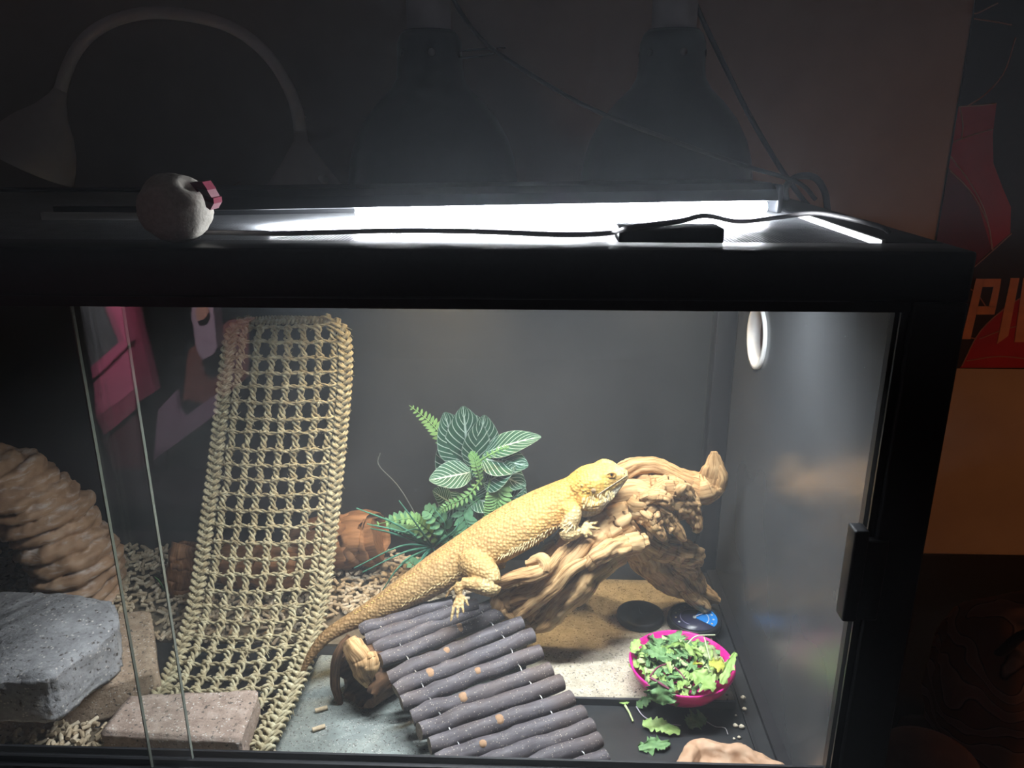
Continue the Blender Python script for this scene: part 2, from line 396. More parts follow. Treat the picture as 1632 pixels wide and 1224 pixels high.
def cord(name, label, pts, r, mat, n=60):
    p = spline(pts, n); o = tube(p, r, n=8).build(name, mat, None, origin=p[0]); return tag(o, label, 'cord')
cord('lamp_cord', 'dark cord sweeping down past both dome lamps to the lid corner',
     [Py(700, -60, .40), Py(726, 5, .39), Py(770, 65, .37), Py(840, 115, .35), Py(940, 172, .33), Py(1060, 220, .33), Py(1180, 262, .33), Py(1270, 290, .33), Py(1300, 318, .33)], .0026, MAT['cable'])
cord('lamp_cord', 'dark cord running steeply down to the tank corner right of both domes',
     [Py(1085, -60, .50), Py(1108, 5, .49), Py(1150, 95, .47), Py(1195, 185, .45), Py(1240, 262, .43), Py(1275, 312, .42), Py(1290, 330, .41)], .0034, MAT['cable'])
cord('looped_cord', 'black cord looped beside the lid corner below the steep cord',
     [Py(1255, 330, .40), Py(1252, 300, .40), Py(1270, 282, .40), Py(1298, 283, .40), Py(1314, 305, .40), Py(1319, 335, .40)], .0042, MAT['cable'])
zc = ZT + .003
cord('grey_cord', 'thin grey cord lying along the front of the mesh lid',
     [Pz(322, 370, zc), Pz(450, 372, zc), Pz(620, 368, zc), Pz(760, 369, zc), Pz(900, 374, zc), Pz(975, 371, zc), Pz(1005, 363, zc + .012), Pz(1085, 352, zc + .012), Pz(1125, 344, zc + .012), Pz(1180, 353, zc), Pz(1245, 346, zc), Pz(1300, 340, zc + .006), Pz(1360, 350, zc + .008), Pz(1405, 362, zc + .004), Pz(1417, 369, zc)], .0021, MAT['grey_cable'], 90)
cord('thin_wire', 'very thin tan wire rising behind the cream plush', [Pz(345, 322, ZT + .004), Py(360, 305, .30), Py(382, 290, .34)], .0008, plain('tan wire', (.25, .19, .15)), 10)

# ------------------------------------------------------------------ gooseneck lamp
def gooseneck():
    base = Py(485, 290, .505); base[2] = ZT + .001
    k = px2m(1, Py(485, 290, .505)); W = MAT['white_plastic']
    t = thing('gooseneck_lamp', 'white gooseneck desk lamp with a cone base standing on the lid', 'lamp', base)
    pr = [(0, 0), (.056, 0), (.056, .004), (.046, .014), (.028, .038), (.014, .060), (.0095, .066), (.0088, .080)]
    b = lathe(pr, base, 40).build('base', W, t)
    q = base + np.array([.034, -.028, .018]); lathe([(0, .002), (.006, .002), (.007, -.004)], q, 14, (.7, -.6, .5)).build('switch', MAT['silver'], b)
    top = base + np.array([0, 0, .078])
    pts = [top] + [Py(x, y, .50) for x, y in ((474, 180), (462, 145), (440, 105), (408, 70), (365, 42), (310, 26), (245, 20), (192, 29), (150, 50), (122, 80), (105, 115), (95, 148))]
    p = spline(pts, 70); rr = np.concatenate([np.full(8, .0085), np.full(62, .0078)])
    tube(p, rr, n=14).build('neck', W, t)
    for h in (.082, .096): lathe([(.0088, h), (.0095, h + .001), (.0088, h + .002)], base, 20).build('collar', W, t)
    e = Py(96, 146, .50); ax = Py(52, 246, .485) - e; ax /= np.linalg.norm(ax)
    pr = [(.0, -.004), (.0085, -.002), (.0115, .010), (.021, .030), (.036, .050), (.047, .070), (.054, .090), (.058, .108), (.0565, .108), (.052, .088), (.044, .07), (.033, .052), (.018, .034), (0, .028)]
    lathe(pr, e, 36, ax).build('shade', W, t)
gooseneck()

# ------------------------------------------------------------------ cream plush on the front rail
def plush():
    c = Py(279, 330, .012); c[2] = ZT + .0255
    t = thing('plush_ball', 'cream white round plush with a crimson felt tuft on the front rail', 'plush toy', (c[0], c[1], ZT))
    fur = mottled('cream plush', [(.3, (.58, .53, .46)), (.7, (.76, .71, .64))], 300, 4, .95, .5, .001, spec=.1)
    mb = MB(); n, m = 36, 24; V = []; Fc = []
    for i in range(m + 1):
        ph = pi * i / m
        for j in range(n):
            th = 2 * pi * j / n; d = np.array([sin(ph) * cos(th), sin(ph) * sin(th), cos(ph)])
            r = .0262 * (1 + .06 * fbm(d * 1.6 + 3) + .05 * max(0, d[0] * .3 + d[2]))
            r *= 1 - .28 * math.exp(-((d[0] - .62) ** 2 + (d[2] - .72) ** 2 + (d[1] + .3) ** 2) / .05)
            V.append(c + d * r * np.array([1.04, 1, 1.0]))
    for i in range(m):
        for j in range(n): j2 = (j + 1) % n; Fc.append((i * n + j, i * n + n - 0 + j, i * n + n + j2, i * n + j2))
    mb.add(V, Fc); mb.build('body', fur, t)
    red = plain('crimson felt', (.20, .012, .04), .9, .2); wh = plain('pale pink felt', (.34, .16, .19), .9, .2)
    for q, mat in ((((302, 291), (322, 290), (331, 303), (314, 306)), red), (((314, 300), (330, 303), (340, 320), (326, 316)), wh), (((322, 310), (340, 316), (341, 325), (327, 323)), red), (((326, 320), (341, 324), (335, 335), (328, 330)), wh)):
        prism([Py(x, y, -.012) for x, y in q], (0, 1, 0), .016).build('felt_tuft', mat, t, False)
plush()

# ================================================================== inside the tank
# ------------------------------------------------------------------ slab tiles and pavers
def rough_slab(name, label, cat, poly, z0, z1, mat, amp=.002, seg=.006, group=None, bev=.002, seed=0, sub=2):
    """poly: list of (x,y) plan points; a slab with subdivided, noise-roughened skin"""
    bm = bmesh.new(); vs = [bm.verts.new((x, y, z0)) for x, y in poly]; f = bm.faces.new(vs)
    if f.normal.z > 0 or True: bm.normal_update()
    r = bmesh.ops.extrude_face_region(bm, geom=[f]); up = [g for g in r['geom'] if isinstance(g, bmesh.types.BMVert)]
    for v in up: v.co.z = z1
    bmesh.ops.recalc_face_normals(bm, faces=bm.faces[:])
    bmesh.ops.bevel(bm, geom=bm.edges[:], offset=bev, segments=2, affect='EDGES')
    for _ in range(6):
        es = [e for e in bm.edges if e.calc_length() > seg]
        if not es: break
        bmesh.ops.subdivide_edges(bm, edges=es, cuts=1, use_grid_fill=True)
    bmesh.ops.triangulate(bm, faces=[q for q in bm.faces if len(q.verts) > 4]); bm.normal_update()
    for v in bm.verts:
        d = fbm(v.co * 28 + Vector((seed, 0, 0)), 4) * amp
        v.co += v.normal * d
        if v.co.z < z0: v.co.z = z0
    bm.verts.index_update(); mb = MB(); c = np.mean(np.array(poly), axis=0)
    mb.add([v.co[:] for v in bm.verts], [[v.index for v in q.verts] for q in bm.faces]); bm.free()
    o = mb.build(name, mat, None, smooth=True, origin=(c[0], c[1], z0)); return tag(o, label, cat, group)
slate_m = mottled('grey green slate', [(.3, (.22, .25, .24)), (.55, (.33, .37, .35)), (.8, (.45, .48, .45))], 16, 8, .75, .3, .001, fine=160, speck=500)
beige_m = mottled('beige stone tile', [(.3, (.40, .35, .26)), (.6, (.55, .49, .38)), (.8, (.63, .57, .46))], 60, 6, .55, .15, .0006, fine=260, speck=420)
paver_m = mottled('pinkish brown concrete', [(.3, (.28, .205, .165)), (.55, (.40, .305, .25)), (.8, (.52, .43, .38))], 70, 8, .9, .6, .0015, fine=320, speck=300)
tan_paver_m = mottled('tan concrete', [(.3, (.30, .215, .15)), (.55, (.43, .32, .23)), (.8, (.55, .44, .34))], 70, 8, .9, .6, .0015, fine=320, speck=300)
stone_m = mottled('grey cut stone', [(.25, (.20, .20, .21)), (.5, (.33, .33, .34)), (.8, (.50, .50, .51))], 22, 9, .85, .7, .002, fine=150, speck=220)
q = lambda x, y, z: tuple(Pz(x, y, z)[:2])
rough_slab('slate_tile', 'flat grey green slate tile under the twig ramp', 'tile', [(-.315, .045), (-.02, .045), (-.03, .245), (-.15, .300), (-.292, .300)], .0, .009, slate_m, .0008, .012, seed=3)
bt = rough_slab('stone_tile', 'beige speckled stone tile under the driftwood', 'tile', [(-.012, .226), (.249, .229), (.243, .50), (-.012, .50)], .0, .0105, [beige_m], .0003, .02, seed=5, bev=.001)
tile_edge = box((-.011, .2235, .0), (.249, .227, .0100)); lab(tile_edge.build('edge_trim', plain('dark tile edge', (.05, .05, .055), .4), bt, False), 'dark polished front edge')
rough_slab('paver', 'pinkish brown paver lying on the foot of the seagrass net', 'paver', [q(205, 1108, .062), q(412, 1098, .062), q(383, 1180, .062), q(158, 1168, .062)], .022, .062, paver_m, .0018, .006, seed=9)
rough_slab('paver', 'tan paver under the grey cut stone', 'paver', [q(-60, 985, .055), q(240, 972, .055), q(252, 1066, .055), q(-60, 1150, .055)], .0, .055, tan_paver_m, .0016, .007, seed=12)
rough_slab('cut_stone', 'rough grey cut stone block stacked on the tan paver', 'stone', [q(-70, 945, .118), q(60, 940, .118), q(182, 956, .118), q(186, 1000, .118), q(80, 1078, .118), q(-60, 1085, .118)], .056, .118, stone_m, .0042, .006, seed=21, bev=.004)

# ------------------------------------------------------------------ wood pellets
pel_mat = [plain('pale wood pellet', c, .85, .2, var=.15, scale=300) for c in ((.52, .42, .29), (.42, .33, .22), (.60, .51, .38))]
def pellet(mb, c, L, r, yaw, tilt, m):
    d = np.array([cos(yaw) * cos(tilt), sin(yaw) * cos(tilt), sin(tilt)]); c = np.array(c)
    tube([c - d * L / 2, c + d * L / 2], r, n=6, mb=mb, m=m)
def pellets():
    mb = MB()
    def field(n, xr, yr, zf):
        for _ in range(n):
            x = random.uniform(*xr); y = random.uniform(*yr); z = zf(x, y)
            if z is None: continue
            pellet(mb, (x, y, z + random.uniform(.002, .007)), random.uniform(.009, .016), .0027, random.uniform(0, 6.3), random.uniform(-.35, .35), random.randrange(3))
    field(1500, (-.92, -.30), (.02, .15), lambda x, y: .012 + .016 * max(0, min(1, (-x - .42) / .25)) - .008 * random.random())
    field(1700, (-.90, -.20), (.33, .56), lambda x, y: .002 + .012 * max(0, (y - .33) / .23) if (x < -.30 or y > .40) else None)
    field(330, (-.30, -.10), (.40, .56), lambda x, y: .004)
    o = mb.build('wood_pellets', pel_mat, None, smooth=True, origin=(-.5, .3, 0)); tag(o, 'loose pale wood pellets strewn over the tank floor', 'pellets', None, 'stuff')
    bed = MB(); box((-.92, .02, .0), (-.33, .15, .012), bed); box((-.92, .33, 0), (-.12, .56, .004), bed); bed.build('pellet_bed', mottled('pellet dust bed', [(.3, (.10, .08, .055)), (.7, (.2, .16, .11))], 150, 4, .95, .4), o, False)
pellets()
for i, (x, y, yaw, lb) in enumerate(((452, 1126, .6, 'pale wood pellet lying alone on the slate, farther one'), (508, 1160, .5, 'pale wood pellet lying alone on the slate near the front'), (512, 1130, .45, 'pale wood pellet on the slate beside the cork log'), (270, 1008, .2, 'pale wood pellet on the black floor near the net edge'))):
    p = Pz(x, y, .012 if i < 3 else .004); mb = MB(); pellet(mb, p, .015, .0028, yaw, 0, 0); tag(mb.build('wood_pellet', pel_mat[0], None, origin=p), lb, 'pellet')

# ------------------------------------------------------------------ layered rock cave
def rock_arch():
    Y = .43
    pts = [Py(130, 962, Y), Py(124, 905, Y), Py(98, 850, Y), Py(52, 800, Y - .01), Py(-15, 770, Y - .02), Py(-120, 745, Y - .03), Py(-190, 800, Y - .03), Py(-230, 880, Y - .02), Py(-250, 962, Y)]
    pts[0][2] = pts[-1][2] = .0
    p = spline(pts, 190); n = 64; T, N, B = frames(p); up = np.array([0, 1.0, 0])
    V = []; Fc = []
    rad = np.interp(np.linspace(0, 1, 190), [0, .1, .25, .4, .5, .75, 1], [.050, .052, .051, .050, .050, .05, .052])
    for i in range(190):
        U = up - T[i] * (T[i] @ up); U /= np.linalg.norm(U); W = np.cross(T[i], U)
        for k in range(n):
            th = 2 * pi * k / n; d = U * cos(th) * 1.25 + W * sin(th)
            P = p[i] + d * rad[i]
            h = P[2] * 1.0 - P[0] * .12 + .018 * fbm(P * 7) + .004 * fbm(P * 30)
            lay = h / .022; fr = lay - math.floor(lay)
            ledge = max(0, sin(pi * fr)) ** .55 - .5 + .8 * mnoise.noise(Vector((math.floor(lay) * 3.7, P[0] * 6, P[1] * 6)))
            P = p[i] + d * (rad[i] + .0135 * ledge + .004 * fbm(P * 60))
            P[2] = max(P[2], 0.001); V.append(P)
    for i in range(189):
        for k in range(n): k2 = (k + 1) % n; Fc.append((i * n + k, i * n + k2, (i + 1) * n + k2, (i + 1) * n + k))
    b = NB('layered resin rock'); v = b.coord()
    z = b.n('SeparateXYZ', {0: b.n('TexCoord').outputs['Object']}).outputs
    f = b.noise(v, 24, 8, .6); f2 = b.noise(b.coord(None, (1, 1, 5)), 30, 5, .6)
    col = b.ramp(f, [(.3, (.24, .135, .075)), (.55, (.40, .25, .15)), (.75, (.52, .37, .26))])
    col = b.n('MixRGB', {'Fac': b.ramp(f2, [(.52, (0, 0, 0)), (.7, (.75, .75, .75))]), 'Color1': col, 'Color2': (.62, .55, .50, 1)}).outputs[0]
    b.set(Base_Color=col, Roughness=.6, Specular_IOR_Level=.4, Normal=b.bump(f, .5, .002))
    mb = MB(); mb.add(V, Fc)
    tag(mb.build('rock_cave', b.mat, None, origin=(p[0][0], p[0][1], 0)), 'layered brown resin rock cave arching above the grey stone', 'rock hide')
rock_arch()

# ------------------------------------------------------------------ wood materials
def wood(name, stops, groove=.5):
    b = NB(name); v = b.coord('tc', (1, 1, .12)); f = b.noise(v, 260, 6, .65, .4); g = b.noise(b.coord('tc', (1, 1, .06)), 620, 4, .6); big = b.noise(b.coord(), 18, 4)
    mx = b.n('Math', {0: f, 1: g}, operation='ADD').outputs[0]; mx = b.n('Math', {0: mx, 1: .5}, operation='MULTIPLY').outputs[0]
    col = b.ramp(mx, stops); col = b.n('MixRGB', {'Fac': .35, 'Color1': col, 'Color2': b.ramp(big, [(.3, (.36, .30, .25)), (.7, (.66, .62, .55))])}, blend_type='OVERLAY').outputs[0]
    b.set(Base_Color=col, Roughness=.75, Specular_IOR_Level=.25, Normal=b.bump(mx, groove, .0015)); return b.mat
drift_m = wood('bleached driftwood', [(.36, (.13, .065, .025)), (.45, (.42, .25, .11)), (.53, (.58, .38, .19)), (.66, (.68, .49, .28))], .8)
log_m = wood('dark bark log', [(.3, (.045, .025, .014)), (.48, (.12, .065, .035)), (.6, (.22, .12, .065)), (.75, (.36, .21, .12))], .9)
def limb(mb, pts, r, n=36, L=56, ridges=5, amp=.22, seed=0, flat=1.0, noise_amp=.12, up=None, m=0):
    p = spline(pts, L); rr = np.interp(np.linspace(0, 1, L), np.linspace(0, 1, len(r)), r)
    for i in range(1, L - 1): p[i] += np.array([fbm((i * .18 + seed, 1.3, 0), 2), fbm((i * .18 + seed, 7.3, 0), 2), fbm((i * .18 + seed, 4.1, 0), 2)]) * rr[i] * .13
    ph = random.uniform(0, 6)
    def prof(i, th):
        a = th + .05 * i + ph + .5 * mnoise.noise(Vector((i * .12, seed, 0)))
        rid = abs(sin(a * ridges * .5)) ** .6 - .6
        q_ = mnoise.noise(Vector((cos(th) * 2.6 + seed, sin(th) * 2.6, i * .07)))
        q3 = mnoise.noise(Vector((cos(th) * 6 + seed, sin(th) * 6, i * .16)))
        end = 1.0 if 2 < i < L - 3 else .82
        return (1 + amp * .8 * rid + .05 * (abs(sin(a * (ridges * 1.5 + 4) + 1.3 * q_)) ** .7 - .5) + noise_amp * 1.5 * q_ + noise_amp * .8 * q3) * end
    tube(p, rr, rr * flat, n=n, prof=prof, mb=mb, up=up, m=m)

def driftwood():
    mb = MB()
    def S(*pts): return [Py(x, y, Y) for x, y, Y in pts]
    # top arch ending in the upright fin
    limb(mb, S((952, 800, .36), (975, 768, .37), (1000, 748, .38), (1030, 742, .39), (1062, 750, .40), (1092, 768, .40), (1118, 776, .40), (1132, 766, .40)), [.012, .014, .012, .0115, .012, .015, .020, .018], seed=1, ridges=7, amp=.16)
    limb(mb, S((1078, 776, .405), (1105, 782, .405), (1126, 772, .405), (1137, 748, .40), (1138, 720, .40)), [.006, .008, .008, .006, .002], seed=2, ridges=7, amp=.10, flat=2.6, up=(0, 1, 0), noise_amp=.05)
    limb(mb, S((1100, 795, .405), (1126, 790, .405), (1143, 776, .405), (1150, 756, .40), (1140, 730, .40)), [.008, .012, .011, .008, .003], seed=3, ridges=8, amp=.10, noise_amp=.05)
    # upper trunk running right behind the head
    limb(mb, S((905, 835, .36), (945, 805, .36), (985, 792, .36), (1025, 792, .36), (1060, 800, .365), (1090, 802, .37), (1108, 806, .38)), [.022, .022, .021, .019, .020, .022, .012], seed=4, ridges=8, amp=.22)
    limb(mb, S((975, 782, .39), (1010, 770, .39), (1045, 772, .385), (1078, 785, .38)), [.012, .015, .016, .012], seed=5, ridges=6)
    limb(mb, S((1000, 800, .35), (1030, 815, .34), (1042, 835, .335), (1058, 860, .335)), [.014, .015, .011, .005], seed=6, ridges=5, amp=.3, noise_amp=.2)
    limb(mb, S((1030, 800, .35), (1055, 810, .345), (1066, 828, .345), (1078, 842, .345), (1090, 862, .345)), [.013, .014, .010, .008, .004], seed=7, ridges=5, amp=.3, noise_amp=.2)
    limb(mb, S((1062, 790, .355), (1086, 800, .355), (1102, 815, .36), (1110, 835, .36), (1107, 848, .36)), [.014, .015, .011, .0075, .005], seed=8, ridges=5, amp=.3, noise_amp=.2)
    limb(mb, S((1040, 780, .355), (1065, 775, .35), (1085, 780, .35), (1100, 795, .355)), [.010, .013, .012, .008], seed=9, ridges=4, amp=.3, noise_amp=.25)
    limb(mb, S((1020, 795, .34), (1045, 790, .335), (1062, 798, .335), (1066, 812, .34)), [.008, .009, .009, .005], seed=10, ridges=4, amp=.3, noise_amp=.25)
    for k, (a, b_, r) in enumerate((((1050, 790), (1058, 772), .007), ((1080, 785), (1092, 772), .008), ((1035, 838), (1038, 858), .005), ((1072, 835), (1068, 850), .005), ((1000, 812), (1012, 826), .006))):
        limb(mb, S((*a, .345), ((a[0] + b_[0]) / 2, (a[1] + b_[1]) / 2, .338), (*b_, .338)), [r, r * .9, r * .5], n=14, L=14, seed=20 + k, ridges=3)
    # main trunk sweeping down to the left foot
    limb(mb, S((1010, 815, 0.355), (965, 838, 0.345), (925, 872, 0.323), (885, 912, 0.318), (845, 950, 0.313), (815, 985, 0.308)), [.030, .032, .030, .029, .030, .024], n=34, L=60, seed=30, ridges=9, amp=.22)
    limb(mb, S((960, 850, 0.330), (930, 866, 0.302), (900, 898, 0.288), (862, 935, 0.288), (820, 952, 0.293), (795, 962, 0.298)), [.010, .013, .013, .013, .012, .008], n=22, L=50, seed=31, ridges=5, amp=.2)
    limb(mb, S((963, 855, 0.322), (945, 884, 0.298), (912, 905, 0.278), (880, 938, 0.278), (845, 965, 0.283), (818, 985, 0.288)), [.006, .009, .008, .009, .010, .008], n=18, L=50, seed=32, ridges=4, amp=.2)
    limb(mb, S((1000, 868, 0.320), (960, 892, 0.310), (925, 925, 0.293), (895, 958, 0.293), (868, 985, 0.293), (848, 1000, 0.293)), [.016, .020, .020, .018, .016, .010], n=26, L=50, seed=33, ridges=6, amp=.22)
    limb(mb, S((1030, 862, 0.325), (985, 872, 0.310), (955, 885, 0.283), (935, 905, 0.283)), [.012, .014, .011, .006], seed=34, ridges=5, amp=.24)
    # gnarled knots under the lizard
    limb(mb, S((790, 935, 0.293), (815, 922, 0.280), (850, 915, 0.276), (868, 906, 0.278), (862, 893, 0.283), (838, 898, 0.283)), [.006, .008, .009, .009, .008, .004], n=18, L=44, seed=35, ridges=4, amp=.35, noise_amp=.3)
    limb(mb, S((868, 912, 0.278), (885, 895, 0.283), (905, 872, 0.293)), [.006, .008, .006], n=16, L=24, seed=36, ridges=4, amp=.35, noise_amp=.3)
    limb(mb, S((835, 940, 0.298), (800, 962, 0.296), (822, 988, 0.293), (858, 1002, 0.293)), [.014, .015, .013, .009], seed=37, ridges=6, amp=.3)
    # right hand leg and lower knobs
    limb(mb, S((985, 815, .39), (1010, 845, .39), (1030, 872, .40), (1050, 905, .41), (1085, 930, .42), (1118, 945, .42), (1146, 958, .42)), [.022, .030, .030, .026, .021, .015, .006], n=32, L=60, seed=40, ridges=8, amp=.24)
    limb(mb, S((1015, 850, .37), (1045, 868, .375), (1075, 878, .38), (1100, 884, .385), (1118, 892, .39)), [.014, .019, .018, .016, .010], seed=41, ridges=6, amp=.28, noise_amp=.2)
    limb(mb, S((1075, 890, .39), (1100, 905, .395), (1112, 925, .40), (1118, 945, .40)), [.012, .013, .010, .007], seed=42, ridges=5, amp=.3, noise_amp=.25)
    limb(mb, S((1060, 905, .40), (1088, 928, .40), (1105, 950, .40), (1128, 972, .40)), [.012, .013, .012, .008], seed=43, ridges=5, amp=.28)
    limb(mb, S((950, 840, .40), (925, 890, .43), (905, 945, .45)), [.022, .020, .012], seed=45, ridges=6)
    c = Pz(980, 990, .015)
    o = mb.build('driftwood', drift_m, None, origin=(c[0], .37, .015)); tag(o, 'pale twisted driftwood branch with gnarled ends that the lizard climbs', 'driftwood')
driftwood()

# ------------------------------------------------------------------ hollow cork log under the ramp, logs behind the net
def hollow_log():
    a = Py(572, 1085, .205); b_ = Py(705, 1050, .30); a[2], b_[2] = .046, .046
    t = thing('hollow_log', 'hollow dark bark log open at one end, propping up the twig ramp', 'log', (a[0], a[1], .009))
    L, n = 40, 40; p = spline([a, (a + b_) / 2 + np.array([0, .01, 0]), b_], L); T, N, B = frames(p); up = np.array([0, 0, 1.0])
    def skin(r0, seed, amp):
        V = []
        for i in range(L):
            U = up - T[i] * (T[i] @ up); U /= np.linalg.norm(U); W = np.cross(T[i], U)
            for k in range(n):
                th = 2 * pi * k / n; q_ = mnoise.noise(Vector((cos(th) * 2 + seed, sin(th) * 2, i * .05))); q2 = mnoise.noise(Vector((cos(th) * 5, sin(th) * 5 + seed, i * .12)))
                r = r0 * (1 + amp * q_ + amp * .5 * q2)
                s = -.012 * (1 - i / L) * max(0, mnoise.noise(Vector((cos(th) * 3, sin(th) * 3, 5.0))) + .4) if i < 12 else 0
                V.append(p[i] + (U * cos(th) * .98 + W * sin(th) * 1.02) * r + T[i] * s)
        return V
    Vo = skin(.037, 3.0, .2); Vi = skin(.030, 8.0, .25)
    fo = [(i * n + k, i * n + (k + 1) % n, (i + 1) * n + (k + 1) % n, (i + 1) * n + k) for i in range(L - 1) for k in range(n)]
    fi = [tuple(n * L + j for j in f[::-1]) for f in fo]
    rim = [(k, L * n + k, L * n + (k + 1) % n, (k + 1) % n) for k in range(n)] + [((L - 1) * n + (k + 1) % n, L * n + (L - 1) * n + (k + 1) % n, L * n + (L - 1) * n + k, (L - 1) * n + k) for k in range(n)]
    tc = [(cos(2 * pi * k / n) * .01, sin(2 * pi * k / n) * .01, i * .004) for _ in range(2) for i in range(L) for k in range(n)]
    mb = MB(); mb.add(Vo + Vi, fo + fi, 0, tc); mb.add(Vo + Vi, rim, 1, tc)
    for i in range(len(mb.v)):
        if mb.v[i][2] < .0092: mb.v[i] = (mb.v[i][0], mb.v[i][1], .0092)
    mb.build('bark_shell', [log_m, log_m], t)
    k = MB(); limb(k, [Py(556, 1020, .205), Py(572, 1045, .195), Py(582, 1068, .195), Py(596, 1092, .20)], [.010, .012, .014, .006], n=22, L=34, seed=60, ridges=4, amp=.25, noise_amp=.2)
    limb(k, [Py(585, 1040, .20), Py(590, 1060, .192), Py(585, 1085, .195)], [.010, .011, .005], n=18, L=24, seed=61, ridges=3, amp=.25)
    lab(k.build('wood_core', drift_m, t), 'pale torn wood inside the log mouth')
    k = MB(); limb(k, [Py(556, 1012, .215), Py(538, 1045, .205), Py(534, 1090, .205), Py(545, 1128, .205)], [.003, .0055, .0055, .003], n=16, L=30, seed=62, ridges=4, amp=.3); k.build('bark_edge', log_m, t)
hollow_log()
red_log_m = wood('reddish bark log', [(.3, (.10, .045, .02)), (.48, (.26, .13, .06)), (.6, (.38, .20, .10)), (.75, (.50, .29, .16))], .8)
def log_block(pts, r, label, mat, seed):
    mb = MB(); limb(mb, pts, r, n=30, L=34, seed=seed, ridges=9, amp=.1, noise_amp=.1); p = np.array(pts[0])
    tag(mb.build('log', mat, None, origin=(p[0], p[1], p[2] - r[0])), label, 'log')
log_block([Py(480, 872, .53), Py(530, 866, .525), Py(570, 860, .52), Py(602, 858, .515)], [.040, .043, .043, .040], 'reddish brown log behind the net beside the grassy plant', red_log_m, 71)
log_block([Py(292, 955, .45), Py(293, 910, .45), Py(294, 868, .455)], [.022, .022, .021], 'short upright log stub behind the lower left of the net', red_log_m, 72)
log_block([Py(360, 900, .47), Py(420, 905, .46), Py(500, 912, .455)], [.034, .036, .034], 'brown log lying behind the middle of the net', red_log_m, 73)

